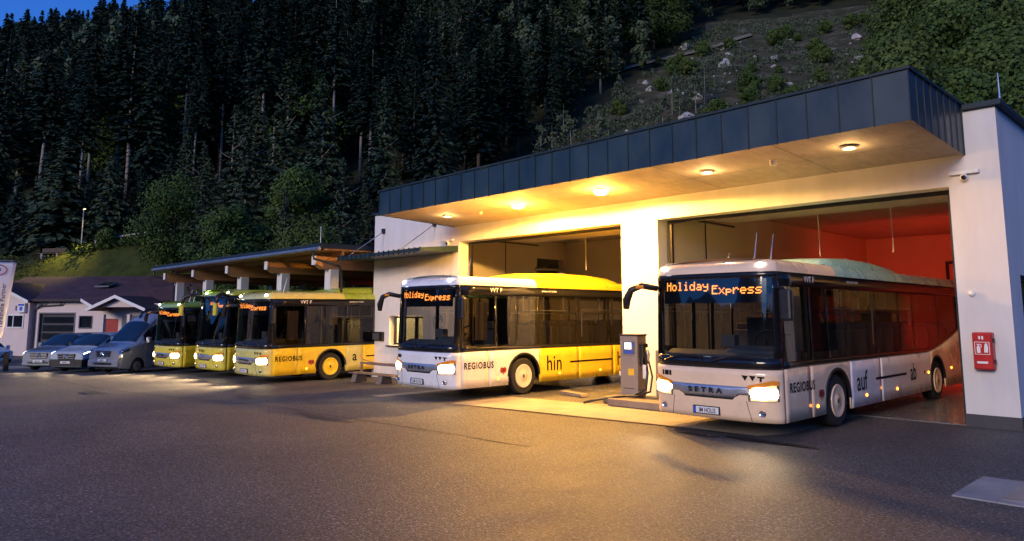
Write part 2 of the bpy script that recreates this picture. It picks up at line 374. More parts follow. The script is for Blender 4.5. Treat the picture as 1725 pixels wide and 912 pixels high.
# ------------------------------------------------------------------ depot
YF, YI = 16.42, 16.86
dep = empty('bus_depot', (0, 0, 0), label='white rendered bus depot with two open bays under a flat anthracite canopy', cat='depot')
mb = MB()
mb.box(-24.88, -23.72, YF, YI, -.4, 6.20).box(-21.55, -19.53, YF, YI, -.4, 6.20)
mb.box(-23.72, -21.55, YF, YI, -.4, .98).box(-23.72, -21.55, YF, YI, 2.12, 6.20)
mb.box(-19.53, -4.10, YF, YI, 4.74, 6.22)
mb.box(-12.38, -11.15, YF, YI, -.05, 4.74)
mb.box(-4.10, -3.20, YF, YI, .24, 6.24)
mb.box(-3.62, -3.20, YI, 17.35, .24, 6.24).box(-3.62, -3.20, 17.35, 20.4, .24, 1.25).box(-3.62, -3.20, 17.35, 20.4, 2.95, 6.24).box(-3.62, -3.20, 20.4, 33, .24, 6.24)
mb.box(-24.88, -24.5, YI, 33, -.4, 6.2).box(-24.88, -3.2, 33, 33.4, -.4, 6.22)
mb.build('wall', WALL, dep, fix=False)
mb = MB(); mb.box(-12.2, -11.32, YI, 33, .02, 5.35).box(-21.7, -21.4, YI, 22.4, .02, 5.35).box(-21.7, -21.4, 22.4, 24.1, 4.6, 5.35).box(-21.7, -21.4, 24.1, 24.3, .02, 5.35)
mb.box(-21.7, -12.2, 24.3, 24.55, .02, 5.35).box(-11.32, -3.62, 32.2, 32.5, .02, 5.35).box(-3.75, -3.62, YI, 32.2, 3.0, 5.35).box(-3.75, -3.62, YI, 17.3, .02, 3.0).box(-3.75, -3.62, 20.45, 32.2, .02, 3.0).box(-3.75, -3.62, 17.3, 20.45, .02, 1.2)
mb.build('interior_wall', INWALL, dep, fix=False)
mb = MB()
for x in (-21.39,):
    for y in (18.6, 20.5): mb.box(x, x+.012, y-.02, y+.02, .05, 5.3)
mb.box(-11.31, -11.30, 19.15, 19.2, .05, 5.3)
mb.build('wall_joint', BLACK, dep, fix=False)
mb = MB(); mb.box(-24.5, -3.62, YI, 33, 5.36, 5.6); mb.build('ceiling', SOFFIT, dep)
mb = MB(); mb.box(-24.5, -3.6, YI, 33, 5.9, 6.15); mb.build('roof', ZINC2, dep)
mb = MB(); mb.box(-25.0, -19.9, YF-.1, 33.5, 6.205, 6.29); mb.build('roof_flashing', ZINC2, dep, bevel=.01); mb = MB(); mb.box(-3.75, -3.08, YF-.1, 33.5, 6.245, 6.36); mb.build('roof_flashing', ZINC2, dep, bevel=.01)
mb = MB(); mb.box(-4.115, -3.185, YF-.015, YI, -.1, .237).box(-3.6, -3.185, YI, 33, -.1, .237); mb.build('plinth', PLINTH, dep)
# canopy: soffit, 27 zinc panels on the front, eight on the side, top trim
XL, XR, YC = -19.77, -3.78, 13.2
def cl(x, a, b): return a + (b-a)*(x-XL)/(XR-XL)
mb = MB(); n = 24
mb.grid([[(x, y, cl(x, 5.41, 5.47)*(1-t) + cl(x, 5.29, 5.36)*t) for x in (XL+.02, -14.4, -9.1, XR-.02)] for y, t in ((YC+.02, 0), (14.9, .53), (YF, 1))])
mb.build('canopy_soffit', SOFFIT, dep, solid=-.05)
mb = MB()
for x in (-14.4, -9.1, -6.3): mb.box(x-.006, x+.006, YC+.05, YF-.01, 5.0, 5.001) if False else mb.add([(x-.007, YC+.05, cl(x,5.41,5.47)-.006), (x+.007, YC+.05, cl(x,5.41,5.47)-.006), (x+.007, YF, cl(x,5.29,5.36)-.006), (x-.007, YF, cl(x,5.29,5.36)-.006)], [(0,1,2,3)])
mb.add([(XL+.1, 14.9, 5.345), (XR-.1, 14.9, 5.40), (XR-.1, 14.914, 5.40), (XL+.1, 14.914, 5.345)], [(0,1,2,3)])
mb.build('soffit_joint', PLINTH, dep)
mb = MB(); N = 27
rr = random.Random(3)
for i in range(N):
    x0 = XL + (XR-XL)*i/N + .008; x1 = XL + (XR-XL)*(i+1)/N - .008
    rows = []
    for t in (0, .25, .5, .75, 1):
        row = []
        for u in (0, .33, .67, 1):
            x = x0 + (x1-x0)*u; zb, zt = cl(x, 5.41, 5.47) - .02, cl(x, 6.17, 6.35)
            k = math.sin(PI*t)*math.sin(PI*u)
            row.append((x, YC - .004 + rr.uniform(-.003, .003) + k*rr.uniform(-.006, .010), zb + (zt-zb)*t))
        rows.append(row)
    mb.grid(rows)
for i in range(8):
    y0 = YC + (YF-YC)*i/8 + .008; y1 = YC + (YF-YC)*(i+1)/8 - .008
    mb.grid([[(XR + rr.uniform(-.003, .003), y, (5.45 - .11*(y-YC)/(YF-YC))*(1-t) + 6.35*t) for y in (y0, y1)] for t in (0, 1)])
    mb.grid([[(XL + rr.uniform(-.003, .003), y, (5.39 - .12*(y-YC)/(YF-YC))*(1-t) + 6.17*t) for y in (y0, y1)] for t in (0, 1)])
mb.build('canopy_fascia', ZINC, dep, smooth='auto')
for i in range(N+1):
    mb = MB(); x = XL + (XR-XL)*i/N; mb.box(x-.011, x+.011, YC-.024, YC+.01, cl(x, 5.40, 5.46)-.02, cl(x, 6.17, 6.35)); mb.build('standing_seam', ZINC2, dep)
for i in range(1, 9):
    mb = MB(); y = YC + (YF-YC)*i/8 - .02; mb.box(XR-.01, XR+.02, y-.011, y+.011, 5.45 - .11*(y-YC)/(YF-YC), 6.35); mb.build('standing_seam', ZINC2, dep)
mb = MB(); mb.add([(XL-.04, YC-.05, 6.17), (XR+.04, YC-.05, 6.35), (XR+.04, YF+.3, 6.37), (XL-.04, YF+.3, 6.19), (XL-.04, YC-.05, 6.22), (XR+.04, YC-.05, 6.40), (XR+.04, YF+.3, 6.42), (XL-.04, YF+.3, 6.24)],
    [(0,3,2,1),(4,5,6,7),(0,1,5,4),(1,2,6,5),(2,3,7,6),(3,0,4,7)]); mb.build('canopy_top_trim', ZINC2, dep)
# downlights in the soffit: two sodium bright, the others dim
for x, y, hot in [(-14.71, 14.6, 1), (-11.55, 14.5, 1), (-18.02, 14.65, 0), (-8.41, 14.43, 0), (-5.23, 14.3, 0)]:
    z = 5.36 + .004*(x+14)
    mb = MB(); mb.lathe([(.15, z+.02), (.15, z-.020), (.125, z-.022), (.12, z-.008)], 'z', (x, y, 0), 20); fr = mb.build('downlight', STEEL, dep)
    mb = MB()
    if hot: mb.lathe([(.001, z-.125), (.10, z-.12), (.17, z-.09), (.195, z-.03), (.001, z-.02)], 'z', (x, y, 0), 24)
    else: mb.lathe([(.001, z-.026), (.118, z-.026), (.118, z-.006), (.001, z-.006)], 'z', (x, y, 0), 20)
    mb.build('lamp', LAMPHOT if hot else LAMPDIM, fr, label='glaring sodium lamp lens' if hot else None)
    if hot: spot('downlight_light', (x, y, z-.15), (x, y, 0), 950, (1.0, .49, .09), 178, .06, .12, dep); point('downlight_glow', (x, y, z-.26), 70, (1.0, .45, .06), .12, dep)
    else: spot('downlight_light', (x, y, z-.10), (x, y, 0), 14 if x > -7 else 45, (1.0, .62, .28), 160, .6, .08, dep); point('downlight_glow', (x, y, z-.16), 6 if x > -7 else 9, (1.0, .58, .22), .08, dep)
mb = MB(); mb.lathe([(.001, 5.30), (.06, 5.30), (.075, 5.34), (.075, 5.42)], 'z', (-6.85, 14.45, 0), 14); mb.build('smoke_detector', WHITEP, dep)
mb = MB(); mb.lathe([(.001, 5.27), (.05, 5.27), (.06, 5.31), (.06, 5.40)], 'z', (-16.56, 14.8, 0), 14); mb.build('smoke_detector', WHITEP, dep)
# sectional doors drawn up under the ceiling
for xa, xb in ((-19.5, -12.4), (-11.1, -4.15)):
    mb = MB()
    for k in range(5): mb.box(xa+.12, xb-.12, 17.05+k*.62, 17.05+k*.62+.60, 4.90+.012*k, 4.95+.012*k)
    d = mb.build('sectional_door', WOODW, dep, fix=False)
    mb = MB(); mb.box(xa+.02, xa+.10, 16.88, 16.98, .02, 4.86).box(xb-.10, xb-.02, 16.88, 16.98, .02, 4.86)
    mb.box(xa+.02, xa+.10, 16.98, 20.4, 4.84, 4.89).box(xb-.10, xb-.02, 16.98, 20.4, 4.84, 4.89).box(xa, xb, 16.87, 16.93, 4.65, 4.76); mb.build('door_track', BLACK, d, fix=False)
    for k in range(2):
        mb = MB(); x = xa + (xb-xa)*(.42+.27*k); mb.tube([(x, 19.8, 4.9), (x+.01, 19.8, 4.2), (x, 19.82, 3.75)], .012, 6); mb.build('pull_cord', WHITEP, d)
# pipes and brackets in the dark recess of the left bay
mb = MB(); mb.tube([(-21.3, 22.2, 4.1), (-21.3, 24.0, 4.15)], .05).tube([(-21.3, 22.9, 2.4), (-21.3, 22.95, 3.1)], .03).tube([(-21.35, 22.5, 4.1), (-21.35, 23.6, 4.55)], .015); mb.build('pipe', STEEL, dep)
mb = MB(); mb.box(-8.35, -8.25, 32.12, 32.2, 3.2, 4.25).box(-7.4, -7.3, 32.12, 32.2, 3.2, 4.25).box(-8.25, -7.4, 32.12, 32.2, 4.15, 4.25); mb.build('hatch_frame', BLACK, dep, fix=False)
mb = MB(); mb.box(-16.75, -16.35, 24.2, 24.28, 2.62, 2.84); mb.build('exit_sign', EXITG, dep)
# lit office window on the left
fw = MB(); fw.box(-23.70, -23.62, YF+.22, YF+.30, 1.0, 2.10).box(-21.65, -21.57, YF+.22, YF+.30, 1.0, 2.10).box(-23.62, -21.65, YF+.22, YF+.30, 2.03, 2.10).box(-23.62, -21.65, YF+.22, YF+.30, 1.0, 1.07).box(-22.35, -22.20, YF+.22, YF+.30, 1.07, 2.03)
win = fw.build('office_window', BLACK, dep, fix=False)
mb = MB(); mb.add([(-23.62, YF+.26, 1.07), (-21.65, YF+.26, 1.07), (-21.65, YF+.26, 2.03), (-23.62, YF+.26, 2.03)], [(0,1,2,3)]); mb.build('pane', WSGL, win)
mb = MB(); mb.box(-23.8, -21.5, YF-.12, YF+.2, .93, .978); mb.build('sill', ZINC2, win)
mb = MB(); mb.box(-24.4, -21.75, YI+1.8, YI+1.9, .03, 5.3); mb.build('office_wall', INWALL, dep)
mb = MB(); mb.box(-22.9, -22.2, YI+1.70, YI+1.79, .05, 1.9); mb.build('office_cabinet', WOOD, dep)
point('office_light', (-22.9, YI+.7, 2.6), 120, (1.0, .66, .26), .12, dep)
# side window on the right flank
mb = MB(); mb.box(-3.5, -3.3, 17.36, 17.48, 1.26, 2.94).box(-3.5, -3.3, 20.28, 20.39, 1.26, 2.94).box(-3.5, -3.3, 17.48, 20.28, 2.86, 2.94).box(-3.5, -3.3, 17.48, 20.28, 1.26, 1.34).box(-3.5, -3.3, 17.48, 20.28, 2.28, 2.34)
win = mb.build('side_window', BLACK, dep, fix=False)
mb = MB(); mb.box(-3.42, -3.4, 17.48, 20.28, 1.34, 2.86); mb.build('pane', GLAZE, win)
mb = MB(); mb.tube([(-3.6, 16.7, 6.36), (-3.6, 16.7, 7.0)], [.025, .012], 8); mb.build('lightning_rod', STEEL, dep, loc=(.42, .1, 0))

# steel canopy over the office window, hung on two rods
sc_ = empty('entrance_canopy', (-22.2, YF, 4.3), label='thin grey steel canopy hung on two rods from the white wall', cat='canopy')
mb = MB(); mb.add([(-2.75, -1.65, .10), (2.62, -1.65, .14), (2.62, -.001, .30), (-2.75, -.001, .26), (-2.75, -1.65, -.02), (2.62, -1.65, .02), (2.62, -.001, .08), (-2.75, -.001, .04)],
   [(0,1,2,3),(4,7,6,5),(0,4,5,1),(1,5,6,2),(2,6,7,3),(3,7,4,0)]); mb.build('canopy_sheet', ZINC, sc_)
for k in range(18):
    mb = MB(); mb.box(-2.7+k*.31, -2.66+k*.31, -1.68, -1.64, -.04, .16); mb.build('front_rib', ZINC2, sc_)
for x in (-2.0, 1.3):
    mb = MB(); mb.tube([(x, -.02, 1.2), (x, -1.6, .12)], .016, 6); rd = mb.build('tie_rod', STEEL, sc_)
    mb = MB(); mb.box(x-.08, x+.08, -.09, -.001, 1.10, 1.30); mb.build('bracket', BLACK, rd, bevel=.01)

# small fittings on the facade
def seccam(loc, label):
    t = empty('security_camera', loc, label=label, cat='camera')
    mb = MB(); mb.box(-.26, .26, -.10, -.001, -.02, .05); mb.build('bracket', WHITEP, t, bevel=.01)
    mb = MB(); mb.ball((0, -.09, -.09), .075); mb.build('dome', WHITEP, t, smooth=True)
    mb = MB(); mb.lathe([(.001, -.035), (.045, -.03), (.045, 0)], 'y', (0.01, -.135, -.10), 14); mb.build('lens', BLKGL, t)
seccam((-3.80, YF, 4.97), 'white dome camera on the right pillar beside the big bay')
seccam((-20.05, YF, 4.80), 'white dome camera on the wall left of the yellow-lit bay')
t = empty('fire_extinguisher_box', (-3.69, YF, 1.11), label='red fire extinguisher box with white pictogram on the right pillar', cat='extinguisher box')
mb = MB(); mb.box(-.165, .165, -.22, -.002, 0, .71); mb.build('case', RED, t, bevel=.025)
mb = MB(); mb.box(-.15, .15, -.245, -.222, .02, .69); mb.build('door', RED, t, bevel=.02)
mb = MB(); 
for z in (.16, .56): mb.box(.165, .195, -.20, -.12, z-.04, z+.04)
mb.build('latch', BLACK, t, bevel=.008)
mb = MB(); y = -.249
def fr2(mb, x0, x1, z0, z1, wd, y):
    for a, b, c, d in ((x0, x1, z0, z0+wd), (x0, x1, z1-wd, z1), (x0, x0+wd, z0+wd, z1-wd), (x1-wd, x1, z0+wd, z1-wd)): mb.box(a, b, y, y+.003, c, d)
fr2(mb, -.125, .125, .29, .53, .01, y)
mb.box(-.09, -.03, y, y+.003, .32, .44).box(-.075, -.045, y, y+.003, .44, .47).box(-.09, -.01, y, y+.003, .475, .49).box(-.02, -.008, y, y+.003, .42, .475)
mb.prism([(.03,.33),(.09,.33),(.10,.42),(.085,.50),(.06,.51),(.04,.47),(.035,.42)], 'y', y, y+.003)
mb.box(-.05, -.02, y, y+.003, .58, .64).box(.0, .03, y, y+.003, .575, .64).box(-.10, .08, y, y+.003, .12, .16)
mb.build('pictogram', WHITEINK, t, fix=False)
t = empty('wall_button', (-3.84, YF, 2.57), label='round white wall lamp above the red extinguisher box', cat='wall lamp')
mb = MB(); mb.lathe([(.001, -.06), (.04, -.055), (.058, -.03), (.06, 0)], 'y', (0, 0, 0), 16); mb.build('cover', WHITEP, t, smooth=True)
t = empty('letter_box', (-24.42, YF, 1.13), label='small dark notice box on the white wall left of the lit window', cat='notice box')
mb = MB(); mb.box(-.38, .38, -.09, -.002, 0, .36); mb.build('case', BLACK, t, bevel=.015)
mb = MB(); mb.box(-.34, .14, -.096, -.091, .05, .31); mb.build('panel', PLINTH, t)
# round emblem panel on the wall seen through the windscreen of the white bus
t = empty('wall_emblem', (-20.6, YF, 1.75), label='pale square plaque with a round grey emblem on the white wall', cat='plaque')
mb = MB(); mb.box(-.45, .45, -.03, -.002, -.75, .6); mb.build('board', WHITEP, t)
mb = MB()
for r0, a0, a1 in ((.26, 0, 5.6), (.14, .5, 4.4)):
    pts = [(r0*math.cos(a0+(a1-a0)*k/18), -.04, .15+r0*math.sin(a0+(a1-a0)*k/18)) for k in range(19)]; mb.tube(pts, .013, 5)
mb.build('emblem', GREYINK, t)

# ------------------------------------------------------------------ bench and boat-shaped swing by the wall
t = empty('wooden_bench', (-21.3, 14.25, g(-21.3)), R(2), label='low wooden bench on chunky trestle feet before the white wall', cat='bench')
t.scale = (.85, 1, .62)
mb = MB(); mb.box(-1.6, 1.5, -.24, .24,   .46, .52); mb.build('seat', WOODD, t, bevel=.01)
for x in (-1.2, .55):
    mb = MB(); mb.prism([(-.26, 0), (.26, 0), (.17, .46), (-.17, .46)], 'x', x-.16, x+.16); mb.build('leg', WOODD, t, bevel=.01)
mb = MB(); mb.box(-1.6, 1.3, .27, .31, .92, 1.05); mb.box(-1.5, -1.42, .22, .29, .5, .95).box(1.05, 1.13, .22, .29, .5, .95); mb.build('backrest', WOODD, t, fix=False)
mb = MB(); mb.tube([(-1.65, .3, 1.45), (-1.45, .3, 1.2), (-.9, .3, 1.08), (0, .3, 1.05), (1.2, .3, 1.08)], .03, 6); mb.build('curved_rail', WOOD, t)

# ------------------------------------------------------------------ fuel pump on its island
t = empty('pump_island', (-10.35, 14.3, 0.012), label='low concrete island carrying the fuel pump', cat='kerb')
mb = MB(); mb.box(-.62, 1.0, -.42, .50, 0, .17); mb.build('block', KERBM, t, bevel=.02)
mb = MB(); mb.box(-1.02, -.62, -.1, .42, 0, .16); mb.build('end_block', KERBM, t, bevel=.02)
t = empty('fuel_pump', (-10.72, 14.62, 0.185), R(6), label='grey metal fuel pump with display and black hose between the bays', cat='fuel pump')
mb = MB(); mb.box(-.24, .24, -.22, .22, .05, 1.46).box(-.22, .22, -.2, .2, 0, .05); mb.build('cabinet', PUMPM, t, bevel=.012)
mb = MB(); mb.box(-.26, .26, -.24, .24, 1.46, 1.50); mb.build('cap', BLACK, t, bevel=.01)
mb = MB(); mb.box(-.15, .17, -.228, -.221, 1.02, 1.32); fp = mb.build('display_frame', GREYINK, t)
mb = MB(); mb.box(-.11, .08, -.233, -.229, 1.14, 1.30); mb.build('screen', SCREEN, fp)
mb = MB(); mb.box(-.11, .12, -.233, -.229, 1.03, 1.11); mb.box(.10, .15, -.233, -.229, 1.2, 1.3); mb.build('keypad', BLUEINK, fp, fix=False)
mb = MB(); mb.box(-.02, .14, -.227, -.221, .52, .68); mb.build('warning_sticker', M('yellow_sticker', (.75, .5, .02), .5), t)
for za, zb in ((.98, .985), (.20, .215)):
    mb = MB(); mb.box(-.16, .14, -.226, -.221, za, zb); mb.build('panel_seam', INK, t)
mb = MB(); mb.box(.241, .34, -.14, .14, .78, 1.28); mb.build('nozzle_holder', BLACK, t, bevel=.02)
mb = MB(); mb.tube([(.40, -.05, 1.18), (.44, -.05, 1.02), (.42, -.04, .88), (.36, -.04, .80)], [.03, .045, .035, .02], 8); nz = mb.build('nozzle', STEEL, t, smooth=True)
mb = MB(); mb.box(.33, .44, -.16, -.05, .45, .78); mb.build('hose_guard', WHITEP, t, bevel=.02)
mb = MB(); mb.tube([(.38, -.1, .95), (.46, -.14, .6), (.44, -.2, .22), (.2, -.36, .06), (-.15, -.52, .03), (-.6, -.74, -.06), (-.9, -.86, -.14)], .032, 8).tube([(.40, .02, .9), (.52, -.02, .5), (.5, -.1, .15), (.28, -.34, .05), (-.05, -.50, .04)], .024, 8); mb.build('hose', BLACK, t, smooth=True)
t = empty('service_column', (-10.0, 15.0, 0.185), R(3), label='beige service column standing right behind the fuel pump', cat='cabinet')
mb = MB(); mb.box(-.22, .22, -.18, .2, 0, 1.12); mb.build('cabinet', PUMPM, t, bevel=.012)
mb = MB(); mb.box(-.12, .16, -.12, .12, 1.12, 1.24); mb.lathe([(.06, -.2), (.06, -.1)], 'y', (.1, 0, 1.19), 12); mb.build('reel', BLACK, t)
t = empty('air_hose_post', (-11.22, 14.98, .012), label='slim white hose post left of the fuel pump', cat='post')
mb = MB(); mb.box(-.05, .05, -.05, .05, 0, .62).box(-.14, .12, -.10, .06, .62, .72); mb.build('post', WHITEP, t, bevel=.01, fix=False)
mb = MB(); mb.lathe([(.001, -.09), (.10, -.08), (.10, .0), (.001, .01)], 'y', (.02, 0, .92), 16); mb.build('reel', WHITEP, t)
mb = MB(); mb.box(-.02, .02, -.02, .02, .72, .95); mb.build('stem', BLACK, t)
t = empty('wheel_chock', (-12.9, 14.9, .013), R(-8), label='low concrete wedge lying on the lit concrete beside the white bus', cat='wedge')
mb = MB(); mb.prism([(-.45, 0), (.45, 0), (.4, .08), (-.42, .10)], 'y', -.12, .12); mb.build('wedge', KERBM, t, bevel=.01)

# concrete cover plate in the yard at the right
t = empty('cover_plate', (0, 0, 0), label='pale concrete slab with inset cover in the asphalt at lower right', cat='cover plate')
mb = MB(); mb.add([(x, y, z) for z in (-.05, .016) for x, y in ((-2.72, 10.0), (-.6, 10.0), (-.6, 11.45), (-2.72, 11.45))], [(4,5,6,7),(0,1,5,4),(1,2,6,5),(2,3,7,6),(3,0,4,7)]); mb.build('surround', SLAB, t)
mb = MB(); mb.add([(x, y, z) for z in (.0, .022) for x, y in ((-2.25, 10.18), (-.8, 10.18), (-.8, 11.25), (-2.25, 11.25))], [(4,5,6,7),(0,1,5,4),(1,2,6,5),(2,3,7,6),(3,0,4,7)]); mb.build('lid', APRON, t, bevel=.004)
def patch_stain(name, cx, cy, rx, ry, mat, z, seed):
    q = random.Random(seed); ph = [q.uniform(0, 6.28) for _ in range(4)]; pts = []
    for k in range(40):
        a = 2*PI*k/40; r = 1 + .22*math.sin(2*a+ph[0]) + .16*math.sin(3*a+ph[1]) + .09*math.sin(7*a+ph[2])
        pts.append((cx + rx*r*math.cos(a), cy + ry*r*math.sin(a), g(cx) + z))
    mb = MB(); mb.add(pts, [tuple(range(40))]); tag(mb.build(name, mat), kind='structure')
WET = M('wet_asphalt', (0.035, 0.034, 0.034), 0.34, var=0.3)
patch_stain('wet_patch', -6.0, 11.9, .7, .16, WET, .016, 4); patch_stain('wet_patch', -7.3, 11.75, .4, .10, WET, .016, 9)
REPAIR = M('repaired_asphalt', (0.035, 0.035, 0.036), 0.6, var=.25, scale=30, bmp=.4, bscale=60)
patch_stain('repair_patch', -19.2, 9.2, 1.4, .35, REPAIR, .006, 2); patch_stain('repair_patch', -25.5, 6.8, 1.6, .25, REPAIR, .006, 6); patch_stain('repair_patch', -14.0, 8.0, .9, .2, REPAIR, .006, 8)

OIL = M('oil_stain', (0.040, 0.039, 0.038), 0.85, var=.4, scale=14, spec=0.15, bmp=.5, bscale=50)
def thin_line(name, pts, wd, mat, z, seed):
    q = random.Random(seed); P = []
    for (xa, ya), (xb, yb) in zip(pts[:-1], pts[1:]):
        for k in range(14): t = k/14; P.append((xa + (xb-xa)*t + q.uniform(-.03, .03), ya + (yb-ya)*t + q.uniform(-.03, .03)))
    P.append(pts[-1]); mb = MB(); mb.grid([[(x, y + o*q.uniform(.5, 1.2), g(x) + z) for o in (-wd, wd)] for x, y in P]); tag(mb.build(name, mat), kind='structure')
thin_line('asphalt_joint', [(-34, 7.2), (-20, 7.9), (-8.5, 8.7)], .014, OIL, .005, 3)
thin_line('asphalt_crack', [(-12.5, 4.6), (-11.4, 6.2), (-11.7, 7.6), (-10.6, 9.2)], .007, OIL, .005, 5)
thin_line('asphalt_crack', [(-6.8, 6.0), (-5.6, 7.4), (-4.9, 9.6)], .006, OIL, .005, 6)
# ------------------------------------------------------------------ timber carport
cp = empty('timber_carport', (0, 0, 0), label='long open timber carport with glulam beams over the yellow buses', cat='carport')
BX = [-43.1, -38.9, -34.6, -30.4, -26.2]
roof_z = lambda x, y: 4.72 + .018*(y-14.2) - .0005*(x+25)
mb = MB(); c4 = [(-43.9, 14.1), (-25.15, 14.1), (-25.15, 27), (-43.9, 27)]
mb.add([(x, y, roof_z(x, y)+dz) for dz in (.02, .22) for x, y in c4], [(0,3,2,1),(4,5,6,7),(0,1,5,4),(1,2,6,5),(2,3,7,6),(3,0,4,7)]); mb.build('roof', ZINC2, cp)
mb = MB(); mb.add([(x, y, roof_z(x, y)+dz) for dz in (-.04, .015) for x, y in [(-43.7, 14.3), (-25.2, 14.3), (-25.2, 26.8), (-43.7, 26.8)]], [(0,3,2,1),(4,5,6,7),(0,1,5,4),(1,2,6,5),(2,3,7,6),(3,0,4,7)]); mb.build('roof_boarding', WOOD, cp)
mb = MB(); mb.tube([(-44.0, 14.05, 4.72), (-25.1, 14.05, 4.72)], .075, 8); gt = mb.build('gutter', STEEL, cp)
for x in (-43.75, -25.6):
    mb = MB(); mb.tube([(x, 14.05, 4.68), (x, 14.1, 4.35), (x+.6, 14.9, 4.05), (x+.6, 15.0, 3.8), (x+.6, 15.0, 0)], .05, 8); mb.build('downpipe', BLACK, gt, smooth=True)
for k in range(12):
    y = 15.2 + k*1.0
    mb = MB(); mb.box(-43.6, -25.25, y-.05, y+.05, 4.52, 4.67); mb.build('purlin', WOOD, cp)
for x in BX:
    mb = MB(); mb.prism([(14.45, 4.16), (14.75, 4.00), (26.8, 4.00), (26.8, 4.50), (14.45, 4.50)], 'x', x-.13, x+.13); b = mb.build('beam', WOOD, cp)
    mb = MB(); mb.box(x-.14, x+.14, 14.41, 14.449, 4.15, 4.51); mb.build('end_board', WHITEP, b)
    for y in (15.25, 21.0, 26.4):
        mb = MB(); mb.box(x-.22, x+.22, y-.18, y+.22, g(x)-.1, 3.995); mb.build('pillar', WALL if y < 16 else INWALL, cp, bevel=.01)
mb = MB(); mb.box(-34, -25.2, 26.5, 26.75, -.4, 4.2); mb.build('back_wall', REDDOOR, cp)
mb = MB()
for x in (-31.5, -28.2): mb.box(x, x+1.1, 26.44, 26.49, 3.1, 3.9)
mb.build('back_window', GLAZE, cp)
for x, y in ((-43.8, 14.2), (-25.3, 14.2)):
    mb = MB(); mb.tube([(x, y, 4.8), (x, y, 5.6 if x > -30 else 5.0)], .015, 6); mb.build('lightning_rod', STEEL, cp)
t = empty('exhaust_duct', (-36.9, 15.9, g(-37)), label='bent galvanised exhaust duct rising behind the leftmost yellow bus', cat='duct')
mb = MB(); mb.tube([(-.5, 0, 0), (-.5, 0, 3.3), (-.35, 0, 3.65), (0, 0, 3.8), (.9, 0, 3.8)], .28, 12); mb.build('pipe', STEEL, t, smooth=True)

# ------------------------------------------------------------------ buses
FONT = {'H':["10001","10001","11111","10001","10001","10001","10001"],'o':["00000","00000","01110","10001","10001","10001","01110"],
 'l':["01100","00100","00100","00100","00100","00100","01110"],'i':["00100","00000","01100","00100","00100","00100","01110"],
 'd':["00001","00001","01101","10011","10001","10001","01111"],'a':["00000","00000","01110","00001","01111","10001","01111"],
 'y':["00000","00000","10001","10001","01111","00001","00001","01110"],'E':["11111","10000","11110","10000","10000","10000","11111"],
 'x':["00000","00000","10001","01010","00100","01010","10001"],'p':["00000","00000","00000","11110","10001","11110","10000","10000"],
 'r':["00000","00000","10110","11001","10000","10000","10000"],'e':["00000","00000","01110","10001","11111","10000","01110"],
 's':["00000","00000","01111","10000","01110","00001","11110"]}
WB = 1.275
class Shell:
    """outline of a bus body: s runs round the plan from the middle of the front, t runs up the side and over the roof edge"""
    def __init__(s, L=12.2, D=.38, n=3.0, m=2.3, zr=2.92, rr=.22, rake=.10, bot=.30):
        s.L, s.D, s.zr, s.rr, s.rake = L, D, zr, rr, rake
        xs = np.sin(np.linspace(0, PI/2, 60))*WB
        ys = D*(1-(1-(xs/WB)**n)**(1/m)); s.px = list(xs); s.py = list(ys)
        s.px.append(WB); s.py.append(L)
        s.ps = np.concatenate([[0], np.cumsum(np.hypot(np.diff(s.px), np.diff(s.py)))]); s.A = s.ps[-2]; s.T = zr + rr*PI/2
    def sx(s, x): return math.copysign(float(np.interp(abs(x), s.px[:-1], s.ps[:-1])), x)
    def sy(s, y): return s.A + (y - s.D)
    def plan(s, q):
        a = abs(q); x = float(np.interp(a, s.ps, s.px)); y = float(np.interp(a, s.ps, s.py))
        e = .004; dx = float(np.interp(a+e, s.ps, s.px) - np.interp(max(0, a-e), s.ps, s.px)); dy = float(np.interp(a+e, s.ps, s.py) - np.interp(max(0, a-e), s.ps, s.py))
        l = math.hypot(dx, dy); nx, ny = dy/l, -dx/l
        sg = 1 if q >= 0 else -1
        return x*sg, y, nx*sg, ny
    def __call__(s, q, t, off=0.0):
        x, y, nx, ny = s.plan(q)
        if t <= s.zr: ins, z, up = 0, t, 0
        else:
            th = (t-s.zr)/s.rr; ins, z, up = s.rr*(1-math.cos(th)), s.zr + s.rr*math.sin(th), math.sin(th)
        hn = math.sqrt(max(0, 1-up*up)); fw = max(0.0, 1 - y/s.D)
        yo = s.rake*max(0, (z-1.2)/1.75)**1.3*fw + (.05*max(0, (.75-z)/.45)**1.5*fw)
        yo += ins*.8*fw
        tum = .022*max(0, (z-1.25)/1.7)
        o = off*hn - ins - tum*(1-fw)
        return (x + nx*o, y + ny*o + yo, z + off*up)
    def patch(s, ss, tt, off=0.0, lo=None, hi=None):
        """grid over s-list and t-list; lo/hi optional functions of s giving the lower / upper edge"""
        P = []
        for q in ss:
            a = lo(q) if lo else tt[0]; b = hi(q) if hi else tt[-1]
            P.append([s(q, a + (b-a)*(t-tt[0])/(tt[-1]-tt[0]), off) for t in tt])
        return MB().grid(P)
def lin(a, b, n): return [a + (b-a)*k/(n-1) for k in range(n)]

